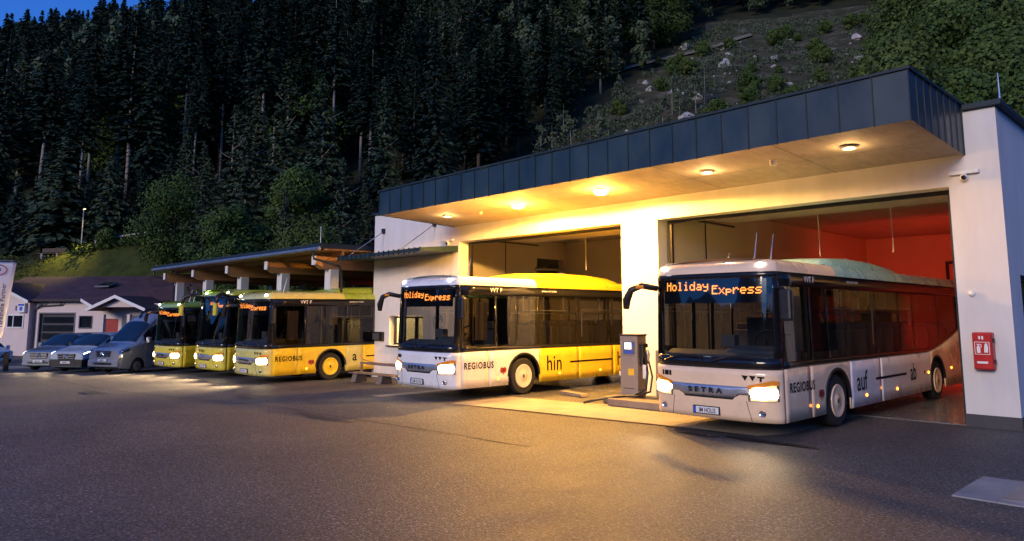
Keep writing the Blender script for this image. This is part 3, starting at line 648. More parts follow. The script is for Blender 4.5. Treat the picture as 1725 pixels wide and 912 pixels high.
def wheel(parent, loc, rimmat, r=.49, wd=.30, side=1, twin=False):
    e = MB(); x = loc[0]*side
    e.lathe([(r*.62, -wd/2), (r*.93, -wd/2), (r, -wd*.36), (r, wd*.36), (r*.93, wd/2), (r*.62, wd/2)], 'x', (0, 0, 0), 36)
    ty = e.build('wheel', TYRE, parent, smooth='auto', loc=(x, loc[1], loc[2]))
    f = MB(); k = side
    f.lathe([(.001, k*wd*.56), (r*.20, k*wd*.56), (r*.24, k*wd*.515), (r*.48, k*wd*.525), (r*.57, k*wd*.57), (r*.62, k*wd*.57), (r*.645, k*wd*.52), (r*.645, k*wd*.3)], 'x', (0, 0, 0), 32)
    rm = f.build('wheel_disc', rimmat, ty, smooth='auto')
    h = MB()
    h.lathe([(.001, k*wd*.60), (r*.055, k*wd*.60), (r*.06, k*wd*.54)], 'x', (0, -.02, .0), 12)
    h.box(*sorted((k*wd*.562, k*wd*.575)), -.02, .02, -.05, .05)
    h.build('hub_cap', BLACK, ty, fix=False)
    return ty

def make_bus(name, loc, rz, rx, scale, label, group, front, segs, roofsegs, coach=False, texts=(), frontlogo='SETRA', plate='IM HOLI5', led=('Holiday', 'Express'), beam=1.0, seats=True, rimm=None, tint=None, dotcol=True):
    H2 = .40 if coach else 0.0
    S = Shell(zr=2.92 + H2, rake=.30 if coach else .10, rr=.24)
    bus = empty(name, loc, rz, rx, scale, label, 'bus', group)
    L, A = S.L, S.A; BELT = 1.20; TOP = S.zr; GL = tint or SIDEGL
    WY = (2.65, 9.0); RA, ZC = .60, .52
    def arch(q):
        y = abs(q) - A + S.D; z = .30
        for wy in WY:
            d = abs(y-wy)
            if d < RA: z = max(z, ZC + math.sqrt(RA*RA - d*d)*.98)
        return z
    def belt(q):
        y = abs(q) - A + S.D
        return BELT + .015*min(1, max(0, y)) + (.0 if y < 8.2 else .105*(y-8.2)**1.45)
    sf = lin(-A, A, 49)
    # lower front skin and bumper
    S.patch(sf, lin(.30, BELT, 10)).build('front_panel', front, bus, smooth=True, solid=.03)
    # side skins
    for sgn in (1, -1):
        for k, (ya, yb, m) in enumerate(segs):
            base = lin(ya + .007, yb - .007, max(6, int((yb-ya)/.12)))
            ex = [wy + sg*(RA + e) for wy in WY for sg in (1, -1) for e in (-.0005, .0005, -.02, -.08)]
            ys = sorted(base + [e for e in ex if base[0] < e < base[-1]])
            ss = [sgn*S.sy(y) for y in ys]
            S.patch(ss, lin(.3, BELT, 5), 0, arch, belt).build('side_panel', m, bus, smooth=True, solid=.03)
    # black band: frames round the panes, panes of tinted glass
    WIN = [(.50, 1.55), (1.66, 2.32), (2.42, 3.20), (3.26, 4.88), (4.96, 6.38), (6.46, 7.36), (7.44, 9.30), (9.4, 11.0)]
    wz0, wz1 = 1.33, 2.66 + H2
    for sgn in (1, -1):
        fr = MB()
        def strip(ya, yb, f0, f1, n=8):
            fr.grid([[S(sgn*S.sy(y), f0(y) + (f1(y)-f0(y))*t, -.012) for t in (0, .5, 1)] for y in lin(ya, yb, n)])
        bl = lambda y: belt(S.sy(y)); w0 = lambda y: max(wz0, bl(y)+.10); w1 = lambda y: wz1; tp = lambda y: TOP
        strip(S.D, L, bl, w0, 40); strip(S.D, L, w1, tp, 24)
        edges = [S.D] + [e for w_ in WIN for e in w_] + [L]
        for a, b in zip(edges[::2], edges[1::2]): strip(a, b, w0, w1, 3)
        fr.build('window_band', BLKGL, bus, smooth=True, solid=.03)
        for a, b in WIN:
            pn = MB(); pn.grid([[S(sgn*S.sy(y), w0(y) + (w1(y)-w0(y))*t, -.006) for t in (0, .5, 1)] for y in lin(a-.005, b+.005, 6)])
            pn.build('window', GL, bus, smooth=True)
    # roof
    for k, (ya, yb, m) in enumerate(roofsegs):
        ys = lin(max(ya, S.D), yb, max(4, int((yb-ya)/.3))); q = [S.sy(y) for y in ys]
        if ya < S.D: q = lin(0, A, 26)[:-1] + q
        tt = lin(TOP, S.T, 7); rows = []
        for u in q:
            a_ = [S(-u, t) for t in tt]; b_ = [S(u, t) for t in tt[::-1]]
            mid = [tuple(np.array(a_[-1])*(1-f) + np.array(b_[0])*f + np.array([0, 0, .05*math.sin(PI*f)*min(1, u/.8)])) for f in (.25, .5, .75)]
            rows.append(a_ + mid + b_)
        MB().grid(rows).build('roof', m, bus, smooth=True)
    # rear
    mb = MB(); mb.grid([[S(sg*S.sy(L), t) for sg in (-1, 1)] for t in lin(.3, TOP, 4)]); mb.build('rear_panel', segs[-1][2], bus, solid=.03)
    for sg in (-1, 1):
        mb = MB(); mb.box(*sorted((sg*.95, sg*1.2)), L+.001, L+.04, .75, 1.25); tl = mb.build('tail_light', TAIL, bus, bevel=.01)
    # interior
    mb = MB(); mb.box(-1.2, 1.2, .5, L-.1, .36, .42).box(-1.13, 1.13, 3.4, 8.3, .36, 1.1).box(-1.13, 1.13, 9.7, L-.1, .36, 1.1).box(-.8, .8, .45, L-.2, .32, 1.0); mb.build('chassis', DARK, bus, fix=False)
    mb = MB(); mb.box(-1.18, 1.18, .8, L-.08, TOP-.06, TOP-.02); mb.build('ceiling', CEILM, bus)
    mb = MB(); pts = [(.34, BELT-.08), (.30, 1.30), (.36, 1.42), (.55, 1.50), (.85, 1.46), (.95, 1.25), (.95, BELT-.08)]
    mb.prism(pts, 'x', -1.13, 1.13); mb.prism([(y+.12, z+.09) for y, z in pts], 'x', .10, 1.05); mb.build('dashboard', DASH, bus, bevel=.05)
    e = MB(); e.tube([(.60+.23*math.cos(a), 1.12+.10*math.sin(a), 1.66+.20*math.sin(a)) for a in lin(0, 2*PI, 21)], .02, 6).tube([(.60, 1.0, 1.5), (.60, 1.12, 1.66)], .04, 6); e.build('steering_wheel', BLACK, bus)
    e = MB(); e.box(-.05, .22, .62, .82, 1.55, 1.78); e.box(.05, .12, .66, .74, 1.45, 1.55); e.build('ticket_machine', PLINTH, bus, bevel=.015)
    e = MB(); e.box(.35, .85, 1.55, 2.0, 1.0, 1.15).box(.37, .83, 1.95, 2.1, 1.1, 1.75).box(.48, .72, 1.97, 2.08, 1.78, 1.98); e.build('driver_seat', SEAT, bus, bevel=.04, fix=False)
    e = MB(); e.box(-.35, 1.16, 2.22, 2.25, 1.1, 2.1).box(.30, 1.16, 2.22, 2.25, 2.1, TOP-.1); e.build('driver_partition', BLACK, bus, fix=False)
    e = MB(); e.grid([[(1.17 - .03*math.sin(k*1.3), .95+k*.05, z) for z in (1.5, 2.5)] for k in range(9)]); e.build('curtain', CURT, bus)
    if seats:
        rail = MB()
        for r_ in range(10):
            y = 2.7 + r_*.84
            for x0 in (-1.12, .22):
                if r_ in (0,) and x0 > 0: pass
                e = MB()
                for j in (0, 1):
                    x = x0 + j*.46
                    e.box(x, x+.42, y, y+.42, 1.12, 1.24).box(x, x+.42, y+.36, y+.48, 1.22, 1.84).box(x+.05, x+.37, y+.39, y+.47, 1.84, 1.98)
                e.build('seat', SEAT, bus, bevel=.03, fix=False)
            if r_ % 2 == 0:
                for x in (-.3, .3): rail.tube([(x, y+.1, .5), (x, y+.1, TOP-.06)], .018, 6)
                rail.tube([(1.05, y+.15, TOP-.12), (1.05, y+.15, TOP-.65)], .016, 6).tube([(1.05, y+.75, TOP-.12), (1.05, y+.75, TOP-.55)], .016, 6)
        for x in (-.3, .3): rail.tube([(x, 2.6, 2.2), (x, 10.5, 2.2)], .016, 6)
        rail.tube([(1.02, 3.0, 2.28), (1.02, 3.9, 2.28), (1.02, 4.7, 2.28)], .016, 6).tube([(1.02, 5.4, 1.5), (1.02, 5.4, 2.3), (1.02, 7.9, 2.3), (1.02, 7.9, 1.9)], .018, 6)
        rail.build('handrail', RAILM, bus)
    # windscreen, black surround, mask below
    def px(x): return S.sx(x)
    xs = [px(x) for x in (-1.20, -1.1, -.9, -.6, -.3, 0, .3, .6, .9, 1.1, 1.20)]
    wb, wt = 1.40, TOP - .10
    S.patch(xs, lin(wb, wt, 8), -.006).build('windscreen', WSGL, bus, smooth=True)
    fr = MB()
    for a, b, t0, t1 in ((-A, A, BELT+.002, wb), (-A, A, wt, TOP)):
        fr.grid([[S(q, t, -.010) for t in lin(t0, t1, 3)] for q in lin(a, b, 41)])
    for sg in (-1, 1):
        fr.grid([[S(sg*q, t, -.010) for t in lin(wb, wt, 8)] for q in lin(px(1.20)-.005, A, 8)])
    fr.build('windscreen_frame', BLKGL, bus, smooth=True, solid=.03)
    if True:   # destination display behind the glass
        lx0, lz = (-.98, TOP-.17); pit = .0236 if not coach else .019
        disp = S.patch(lin(px(-1.1), px(1.12), 19) if not coach else lin(px(-.62), px(.62), 15), lin(TOP-.55 if not coach else TOP-.62, TOP-.12 if not coach else TOP-.2, 4), -.10).build('destination_display', BLKGL, bus, smooth=True)
        dots = MB()
        def dotword(wd, x0, ztop):
            x = x0
            for ch in wd:
                for r_, row in enumerate(FONT[ch]):
                    for c_, b in enumerate(row):
                        if b == '1':
                            u, zz = x + c_*pit, ztop - r_*pit; h = pit*.47; q0, q1 = px(u-h), px(u+h)
                            dots.add([S(q0, zz-h, -.075), S(q1, zz-h, -.075), S(q1, zz+h, -.075), S(q0, zz+h, -.075)], [(0,1,2,3)])
                x += 6*pit
        if coach: dotword(led[0], -.42, TOP-.26); dotword(led[1], .0, TOP-.36)
        else: dotword(led[0], -.97, TOP-.155); dotword(led[1], .075, TOP-.235)
        dots.build('display_text', LED, disp, fix=False)
    # wipers
    for x0, x1 in ((-.95, -.1), (.05, .92)):
        mb = MB(); mb.tube([S(px(x0 + (x1-x0)*k/8), 1.30 + .13*math.sin(k/8*2.2), .02) for k in range(9)], .012, 6)
        mb.tube([S(px(x1), 1.30, .0), S(px(x1-.05), 1.40, .035), S(px((x0+x1)/2), 1.42, .03)], .012, 6); mb.build('wiper', BLACK, bus)
    # grille bar with lettering, slit, badges
    def bar(q, lowx=.48):
        x = abs(q); return .70 if x < lowx else (.70 + .06*min(1, (x-lowx)/.12))
    S.patch(lin(px(-.80), px(.80), 41), lin(.70, .90, 4), .012, lambda q: bar(q), None).build('grille_bar', SILVERTRIM, bus, smooth=True, solid=.02)
    S.patch(lin(px(-.60), px(.60), 31), lin(.66, .70, 2), .004, lambda q: bar(q)-.035*(1 if abs(q) < .5 else .3), lambda q: bar(q)+.004).build('grille_slit', BLACK, bus)
    tx = text_mb(frontlogo, .125, 'CENTER', 1.75, .006, 1.25); mapped(tx, lambda u, v: S(px(u-.05), .765+v, .036)).build('front_lettering', BLACK, bus)
    if not coach:
        mb = MB()
        for k, x in enumerate((.66, .79)):
            mb.add([S(px(x), 1.10, .006), S(px(x+.115), 1.095, .006), S(px(x+.058), 1.005, .006)], [(0,1,2)])
        mb.add([S(px(x), z, .006) for x, z in ((.93,1.09),(1.04,1.085),(1.04,1.055),(1.00,1.058),(1.00,.995),(.965,.998),(.965,1.06),(.93,1.062))], [tuple(range(8))])
        mb.build('operator_mark', INK, bus, fix=False)
        mb = MB()
        for x, w_ in ((-1.02, .045), (-.955, .10), (-.84, .05)):
            mb.add([S(px(x), 1.02, .006), S(px(x+w_), 1.02, .006), S(px(x+w_), 1.11, .006), S(px(x), 1.11, .006)], [(0,1,2,3)])
        mb.build('front_badge', INK, bus, fix=False)
    # headlamps: bright lens, amber strip above, dark housing
    for sg in (-1, 1):
        q = lin(px(.76), px(1.235), 12); q = [sg*v for v in q]
        lo = lambda v: .655 + .03*(abs(v)-px(.76)); hi = lambda v: .90 + .10*min(1, max(0, (abs(v)-px(.76)))/.42) - .02*max(0, abs(v)-px(1.15))/.2
        hs = S.patch(q, lin(.66, .95, 4), .006, lo, hi).build('headlight', CHROME, bus, smooth=True)
        S.patch(q[1:-1], lin(.66, .95, 4), .012, lambda v: lo(v)+.012, lambda v: hi(v)-.055).build('lens', HEADSOFT, hs, smooth=True)
        for xc, rx_, rz_ in ((.98, .17, .105), (1.16, .06, .09)):
            mb = MB(); ring = [S(sg*px(min(1.235, xc+rx_*math.copysign(abs(math.cos(a))**.7, math.cos(a)))), .80+rz_*math.copysign(abs(math.sin(a))**.7, math.sin(a)), .02) for a in lin(0, 2*PI, 29)[:-1]]
            ctr = S(sg*px(xc), .80, .04); mb.add(ring + [ctr], [(k, (k+1) % 28, 28) for k in range(28)]); mb.build('reflector', HEAD, hs, smooth=True)
        S.patch(q, lin(.9, 1.0, 3), .016, lambda v: hi(v)-.05, lambda v: hi(v)+.025).build('indicator', AMBERP, hs, smooth=True)
        p = S(sg*px(.98), .80, .10); bl = spot('headlight_beam', p, (p[0]*1.15, p[1]-16, -.2), 34*beam, (1.0, .68, .36), 96, .85, .10, bus)
        fg = MB(); c_ = S(sg*px(.98), .46, .01); fg.lathe([(.001, -.02), (.035, -.02), (.05, -.03), (.06, .0)], 'y', c_, 16); fg.build('fog_lamp', CHROME, bus, smooth='auto')
        S.patch([sg*v for v in lin(px(.86), px(1.14), 6)], lin(.40, .53, 3), .003, None, lambda v: .53).build('fog_lamp_recess', segs[0][2] if False else GREYINK, bus, label=None) if False else None
        mb = MB(); c_ = S(sg*px(1.0), TOP+.13, .0); mb.ball(c_, .05, 10, 6, (1.3, .8, .8)); mb.build('roof_marker_light', ROOFL, bus, smooth=True)
        sm = S(sg*px(.72), .32, .004); mb = MB(); mb.tube([S(sg*px(.80), .31, .004), S(sg*px(.74), .60, .004), S(sg*px(.73), .655, .004)], .005, 4); mb.build('panel_seam', INK, bus)
    # number plate
    mb = MB(); c0 = S(-.05, .44, .0)
    mb.box(-.32, .22, c0[1]-.035, c0[1]+.02, .37, .515); pl = mb.build('number_plate', BLACK, bus, bevel=.006)
    mb = MB(); mb.box(-.25, .205, c0[1]-.041, c0[1]-.034, .385, .50); mb.build('plate_face', WHITEP, pl)
    mb = MB(); mb.box(-.305, -.255, c0[1]-.041, c0[1]-.034, .385, .50); mb.build('plate_band', BLUEINK, pl)
    mapped(text_mb(plate, .115, 'CENTER', 1.0, .002, .72), lambda u, v: (-.02+u, c0[1]-.0425, .40+v)).build('plate_text', INK, pl)
    # mirrors
    mz = TOP - .30
    if coach:
        for sg, ln in ((-1, 1), (1, 1)):
            mb = MB(); p0 = S(sg*px(1.15), TOP-.02, .02)
            mb.tube([p0, (p0[0]+sg*.25, p0[1]-.35, p0[2]+.10), (p0[0]+sg*.42, p0[1]-.62, p0[2]-.02), (p0[0]+sg*.45, p0[1]-.70, p0[2]-.35)], [.07, .075, .08, .05], 8); m_ = mb.build('mirror', BLACK, bus, smooth=True)
            mb = MB(); mb.box(p0[0]+sg*.45-.12, p0[0]+sg*.45+.12, p0[1]-.78, p0[1]-.64, p0[2]-.80, p0[2]-.30); mb.build('mirror_head', front, m_, bevel=.05)
    else:
        p0 = S(-px(1.22), mz+.05, .0)
        mb = MB(); mb.tube([p0, (p0[0]-.22, p0[1]-.22, p0[2]+.06), (p0[0]-.42, p0[1]-.30, p0[2]-.02), (p0[0]-.54, p0[1]-.30, p0[2]-.22), (p0[0]-.56, p0[1]-.29, p0[2]-.40)], [.06, .065, .07, .085, .06], 10); m_ = mb.build('mirror', BLACK, bus, smooth=True)
        mb = MB(); mb.box(p0[0]-.30, p0[0]-.12, p0[1]-.325, p0[1]-.28, p0[2]+.0, p0[2]+.06); mb.build('mirror_indicator', AMBERP, m_, bevel=.012)
        mb = MB(); mb.box(1.30, 1.52, .22, .36, 2.05, 2.60); m2 = mb.build('mirror', BLACK, bus, bevel=.045)
        mb = MB(); mb.tube([(1.24, .45, 2.58), (1.36, .36, 2.62), (1.40, .30, 2.56)], .03, 6); mb.build('mirror_arm', BLACK, m2)
        mb = MB(); mb.box(1.32, 1.50, .361, .368, 2.10, 2.55); mb.build('mirror_glass', CARGLASS, m2)
    # wheels and arches
    for sg in (1, -1):
        for wy in WY:
            wheel(bus, (1.10, wy, .50), rimm or segs[0][2], .49, .30, sg)
            mb = MB(); mb.tube([(sg*1.262, wy + (RA+.01)*math.cos(a), ZC + (RA+.0)*.98*math.sin(a)) for a in lin(0, PI, 23)], .035, 6); mb.build('wheel_arch', BLACK, bus)
    # side markers
    for y, z in ((1.68, .48), (4.1, .50), (5.95, .50), (8.25, .74), (10.2, .76), (11.2, .76)):
        p = S(S.sy(y), z, .004); mb = MB(); mb.ball(p, .03, 10, 6, (.6, 1.3, 1)); mb.build('side_marker', ORANGE, bus, smooth=True)
    # side lettering
    for txt, y, z, size, spc, bold, sx_ in texts:
        mapped(text_mb(txt, size, 'LEFT', spc, bold, sx_), lambda u, v: S(S.sy(y+u), z+v, .006)).build('side_lettering', INK, bus)
    if texts:
        mb = MB(); c_ = (1.86, .70)
        for dx in (-.05, .05): mb.add([S(S.sy(c_[0]+dx+.07*math.cos(a)), c_[1]+.075*math.sin(a), .007) for a in lin(0, 2*PI, 15)[:-1]], [tuple(range(14))])
        mb.add([S(S.sy(c_[0]+u), c_[1]+v, .007) for u, v in ((-.03,-.07),(.03,-.07),(.0,-.13))], [(0,1,2)]); mb.build('side_emblem', REDINK, bus, fix=False)
        mapped(text_mb('VVT F', .15, 'LEFT', 1.15, .004), lambda u, v: S(S.sy(1.40+u), 2.76+v, .004)).build('band_lettering', WHITEINK, bus)
        mapped(text_mb('EINFACH GUT FAHREN', .055, 'LEFT', 1.1, .002), lambda u, v: S(S.sy(3.4+u), 2.80+v, .004)).build('band_lettering', WHITEINK, bus)
    # roof unit
    pm = roofsegs[-1][2]
    if not coach:
        prof = [(-.02, .0), (.12, .10), (.5, .17), (1.4, .21), (2.9, .21), (3.9, .14), (4.2, .0)]
        P = []
        for y, h in prof:
            zz = S.zr + S.rr + .02
            P.append([(x_, 3.0+y*1.0, zz + h*f) for x_, f in ((-1.0, -.25), (-.96, .55), (-.8, .95), (-.4, 1.06), (0, 1.1), (.4, 1.06), (.8, .95), (.96, .55), (1.0, -.25))])
        ac = MB().grid(P).build('roof_unit', pm, bus, smooth=True)
        mb = MB(); mb.box(-.7, .7, 5.0, 5.02, S.zr+S.rr+.24, S.zr+S.rr+.262); mb.build('unit_seam', GREYINK, ac)
        for x, y, h in ((.55, .9, .55), (.85, .95, .50), (-.2, 1.2, .22)):
            mb = MB(); mb.tube([(x, y, S.zr+S.rr), (x, y, S.zr+S.rr+.05), (x+.02, y+.10, S.zr+S.rr+h)], [.03, .014, .006], 6); mb.build('aerial', STEEL, bus)
    # roof frontal lettering of the coach
    if coach:
        mapped(text_mb('HP Star', .16, 'CENTER', 1.1, .004), lambda u, v: S(px(u-.25), 1.00+v, .006)).build('front_script', INK, bus)
        mb = MB()
        for z in (.78, .90): mb.add([S(px(x), zz, .03) for x, zz in ((-.75, z), (.35, z), (.35, z+.025), (-.75, z+.025))], [(0,1,2,3)])
        mb.build('front_stripe', SILVERTRIM, bus)
    return bus

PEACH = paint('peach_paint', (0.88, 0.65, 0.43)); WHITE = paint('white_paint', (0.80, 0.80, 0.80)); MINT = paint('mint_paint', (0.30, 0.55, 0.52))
SUNNY = paint('sun_yellow_paint', (0.82, 0.60, 0.025)); LIME = paint('lime_yellow_paint', (0.72, 0.62, 0.07)); GREENY = paint('lime_green_paint', (0.30, 0.42, 0.05))
TURQ = paint('turquoise_paint', (0.05, 0.42, 0.38)); CREAM = paint('cream_disc_paint', (0.70, 0.62, 0.50)); PALEL = paint('pale_lime_paint', (0.62, 0.58, 0.18))
G1 = 'line buses with lit amber displays'
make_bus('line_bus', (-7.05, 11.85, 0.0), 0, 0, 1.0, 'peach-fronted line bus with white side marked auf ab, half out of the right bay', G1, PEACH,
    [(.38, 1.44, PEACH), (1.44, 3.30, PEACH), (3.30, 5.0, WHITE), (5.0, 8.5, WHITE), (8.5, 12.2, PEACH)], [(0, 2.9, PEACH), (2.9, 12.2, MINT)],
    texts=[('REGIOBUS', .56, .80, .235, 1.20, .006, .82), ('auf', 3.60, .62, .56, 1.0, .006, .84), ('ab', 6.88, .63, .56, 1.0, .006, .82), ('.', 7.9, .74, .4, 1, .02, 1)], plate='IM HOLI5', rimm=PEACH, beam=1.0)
mb_line = []
make_bus('line_bus', (-15.35, 11.55, 0.0), 0, 0, 1.0, 'white-fronted line bus with yellow side marked hin, leaving the yellow-lit left bay', G1, WHITE,
    [(.38, 1.34, WHITE), (1.34, 3.25, WHITE), (3.25, 4.95, SUNNY), (4.95, 6.6, SUNNY), (6.6, 12.2, SUNNY)], [(0, 3.2, WHITE), (3.2, 12.2, SUNNY)],
    texts=[('REGIOBUS', .48, .78, .235, 1.20, .006, .82), ('hin', 3.54, .60, .60, 1.05, .006, .88), ('her', 6.78, .60, .60, 1.05, .006, .88)], plate='DM 413 KS', rimm=CREAM, beam=1.0)
make_bus('line_bus', (-25.97, 11.66, -.335), R(1.0), .010, 1.05, 'yellow line bus lettered REGIOBUS parked under the carport beside the white wall', G1, PALEL,
    [(.38, 1.32, SUNNY), (1.32, 3.26, SUNNY), (3.26, 4.0, PALEL), (4.0, 12.2, SUNNY)], [(0, 3.2, PALEL), (3.2, 12.2, GREENY)],
    texts=[('REGIOBUS', .48, .78, .235, 1.20, .006, .82), ('a', 3.55, .66, .50, 1.05, .008, .9)], plate='IM 175 X', rimm=SUNNY, beam=16)
make_bus('touring_coach', (-30.5, 11.95, -.375), R(3), .010, 1.0, 'tall lime yellow coach with horn mirrors between two lower yellow buses', G1, LIME,
    [(.38, 1.4, SUNNY), (1.4, 12.2, SUNNY)], [(0, 12.2, GREENY)], coach=True, frontlogo='', plate='IM 7 KB', seats=False, rimm=SUNNY, beam=16)
make_bus('line_bus', (-34.4, 11.6, -.43), R(5), .010, 1.0, 'leftmost lime yellow line bus standing beside the silver vans', G1, LIME,
    [(.38, 1.4, SUNNY), (1.4, 12.2, SUNNY)], [(0, 12.2, GREENY)], plate='IM 88 R', seats=False, rimm=SUNNY, beam=16)
# long black strokes between the words on the sides
SB = Shell(rr=.24)
for o in [o for o in C.objects if o.name.startswith('line_bus')]:
    x = o.location.x
    rng_ = (4.66, 6.62) if x > -10 else ((4.55, 6.55) if x > -20 else ((4.15, 6.2) if x > -28 else None))
    if rng_:
        mb = MB(); mb.grid([[SB(SB.sy(y), z, .006) for z in (.775, .825)] for y in rng_]); mb.build('side_stroke', INK, o)
for x, y, w_ in ((-7.05, 24.3, 115), (-15.35, 23.85, 8)):
    for sg in (-1, 1): 
        spot('tail_light_glow', (x + sg*1.07, y-.12+.02*(1), 1.1), (x + sg*1.4, y+6, 1.9), w_, (1, .045, .015), 150, .9, .1)

# ------------------------------------------------------------------ vans and cars
class Loft:
    """stations: (y, zbottom, zbelt, zshoulder, ztop, wbottom, wbelt, wshoulder)"""
    def __init__(s, st, arches=(), ra=.4, zc=.34):
        s.a = np.array(st, float); s.ar, s.ra, s.zc = arches, ra, zc
    def st(s, y): return [float(np.interp(y, s.a[:, 0], s.a[:, k])) for k in range(1, 8)]
    def __call__(s, y, v, off=0.0, sg=1, arch=True):
        zb, zm, zs, zt, wb, wm, ws = s.st(y)
        if arch:
            for c in s.ar:
                d = abs(y-c)
                if d < s.ra: zb = max(zb, s.zc + math.sqrt(s.ra**2 - d*d))
        if v <= 1: x = wb + (wm-wb)*v + .05*math.sin(PI*v); z = zb + (zm-zb)*v; n = (1, 0)
        elif v <= 2: f = v-1; x = wm + (ws-wm)*f + .02*math.sin(PI*f); z = zm + (zs-zm)*f; n = (.96, .25)
        else:
            f = (v-2)*PI/2; x = ws*math.cos(f)**.75 if v < 3 else 0.0; z = zs + (zt-zs)*math.sin(f)**.85; n = (math.cos(f), math.sin(f))
        return (sg*(x + n[0]*off), y, z + n[1]*off)
    def skin(s, ys, vs, off=0.0, both=True, sides=(1, -1), arch=True):
        mb = MB()
        for sg in sides: mb.grid([[s(y, v, off, sg, arch) for v in vs] for y in ys])
        return mb

def make_van(loc, rz, label, body, spec, group='vans parked beside the buses', cat='van', name='parked_van'):
    t = empty(name, loc, rz, 0, 1, label, cat, group)
    lf = Loft(spec['st'], spec['wheels'], spec.get('ra', .42), .34); L = spec['st'][-1][0]
    ys = sorted(set([round(v, 4) for v in lin(0, L, 56)] + [c + sg*(lf.ra + e) for c in spec['wheels'] for sg in (1, -1) for e in (-.001, .001, -.03, -.1)]))
    vs = [0, .2, .4, .6, .8, 1, 1.25, 1.5, 1.75, 2, 2.15, 2.35, 2.6, 2.8, 3]
    mb = lf.skin(ys, vs)
    for y in (0, L):
        ring = [lf(y, v, 0, 1, False) for v in vs] + [lf(y, v, 0, -1, False) for v in vs[::-1][1:]]; mb.add(ring, [tuple(range(len(ring)))])
    mb.build('body', body, t, smooth='auto')
    mb = MB(); mb.box(-.8, .8, .25, L-.2, .22, .75); mb.build('underbody', DARK, t)
    y0, y1 = spec['ws']; v0 = 2.18
    o = .012
    lf.skin(lin(y0, y1, 10), [v0, 2.3, 2.45, 2.6, 2.8, 3.0], o).build('windscreen', CARGLASS, t, smooth=True)
    for a, b in spec['side_win']:
        for sg in (1, -1): lf.skin(lin(a, b, 8), [1.12, 1.5, 1.88], o, sides=(sg,)).build('side_window', CARGLASS, t, smooth=True)
    # nose: grille with emblem, plate, lamps
    gz0, gz1, gw = spec['grille']; gy = -.02
    mb = MB(); mb.prism([(-gw*.86, gz0), (gw*.86, gz0), (gw, gz1), (-gw, gz1)], 'y', gy-.02, .06); gr = mb.build('grille', BLKGL, t, bevel=.02)
    mb = MB()
    for k in range(3): z = gz0 + (gz1-gz0)*(k+.6)/3.2; mb.box(-gw*.9, gw*.9, gy-.035, gy-.02, z-.014, z+.014)
    mb.build('grille_slat', CHROME, gr, fix=False)
    zc = (gz0+gz1)/2; mb = MB(); mb.tube([(.105*math.cos(a), gy-.05, zc+.105*math.sin(a)) for a in lin(0, 2*PI, 19)], .014, 6)
    for a in (90, 210, 330): mb.tube([(0, gy-.05, zc), (.1*math.cos(R(a)), gy-.05, zc+.1*math.sin(R(a)))], [.022, .008], 5)
    mb.build('emblem', CHROME, gr)
    mb = MB(); mb.box(-.26, .26, gy-.06, .05, gz0-.20, gz0-.09); pl = mb.build('number_plate', WHITEP, t, bevel=.005)
    mapped(text_mb(spec['plate'], .10, 'CENTER', 1, .002, .75), lambda u, v: (u, gy-.0625, gz0-.18+v)).build('plate_text', INK, pl)
    hy0, hy1, hv0, hv1, hm = spec['lamp']
    for sg in (1, -1):
        hl = lf.skin(lin(hy0, hy1, 7), lin(hv0, hv1, 5), .014, sides=(sg,)).build('headlight', CHROME, t, smooth=True)
        lf.skin(lin(hy0+.03, hy0 + (hy1-hy0)*.6, 5), lin(hv0+.08, hv1-.08, 4), .024, sides=(sg,)).build('lens', hm, hl, smooth=True)
    if hm is not CHROME:
        for sg in (1, -1): spot('headlight_beam', (sg*.72, -.25, .72), (sg*.8, -16, -.2), 35, (1.0, .72, .40), 100, .85, .08, t)
    bz = spec.get('bumper', BLACK)
    mb = lf.skin(lin(.0, .30, 6), lin(.02, spec['bv'], 4), .02); a_ = lf(0, spec['bv'], .02, 1)
    mb.box(-a_[0], a_[0], -.05, .01, lf(0, 0)[2]+.02, a_[2]); mb.build('bumper', bz, t, bevel=.02)
    mb = MB(); mb.box(-.55, .55, -.065, -.051, lf(0, 0)[2]+.10, lf(0, 0)[2]+.20); mb.build('air_intake', BLACK, t)
    for c in spec['wheels']:
        for sg in (1, -1):
            wheel(t, (.84, c, .34), STEEL, .34, .22, sg)
            mb = MB(); ex = lf(c, 0, 0, 1)[0] if False else lf.st(c)[4] + .02
            mb.tube([(sg*ex, c + lf.ra*math.cos(a), .34 + lf.ra*math.sin(a)) for a in lin(.05, PI-.05, 15)], .022, 5); mb.build('wheel_arch', bz, t)
    my, mz = spec['mirror']
    for sg in (1, -1):
        x = lf(my, 1.1)[0]
        mb = MB(); mb.box(*sorted((sg*(x+.06), sg*(x+.26))), my-.10, my+.06, mz-.12, mz+.14).box(*sorted((sg*(x-.04), sg*(x+.07))), my-.03, my+.03, mz-.08, mz-.04); mb.build('mirror', spec.get('mirrorm', body), t, bevel=.035, fix=False)
    for sg in (1, -1):
        mb = MB(); a, b = spec['ws']
        mb.tube([lf(y0-.02, 3 - .0, .02, sg), lf(y0+.05, 2.55, .03, sg), lf(y0+.22, 2.4, .03, sg)], .010, 5); mb.build('wiper', BLACK, t)
    if spec.get('stripe'):
        lf.skin(lin(.9, L-.1, 30), [.42, .55], .008).build('side_moulding', BLACK, t, smooth=True)
    return t
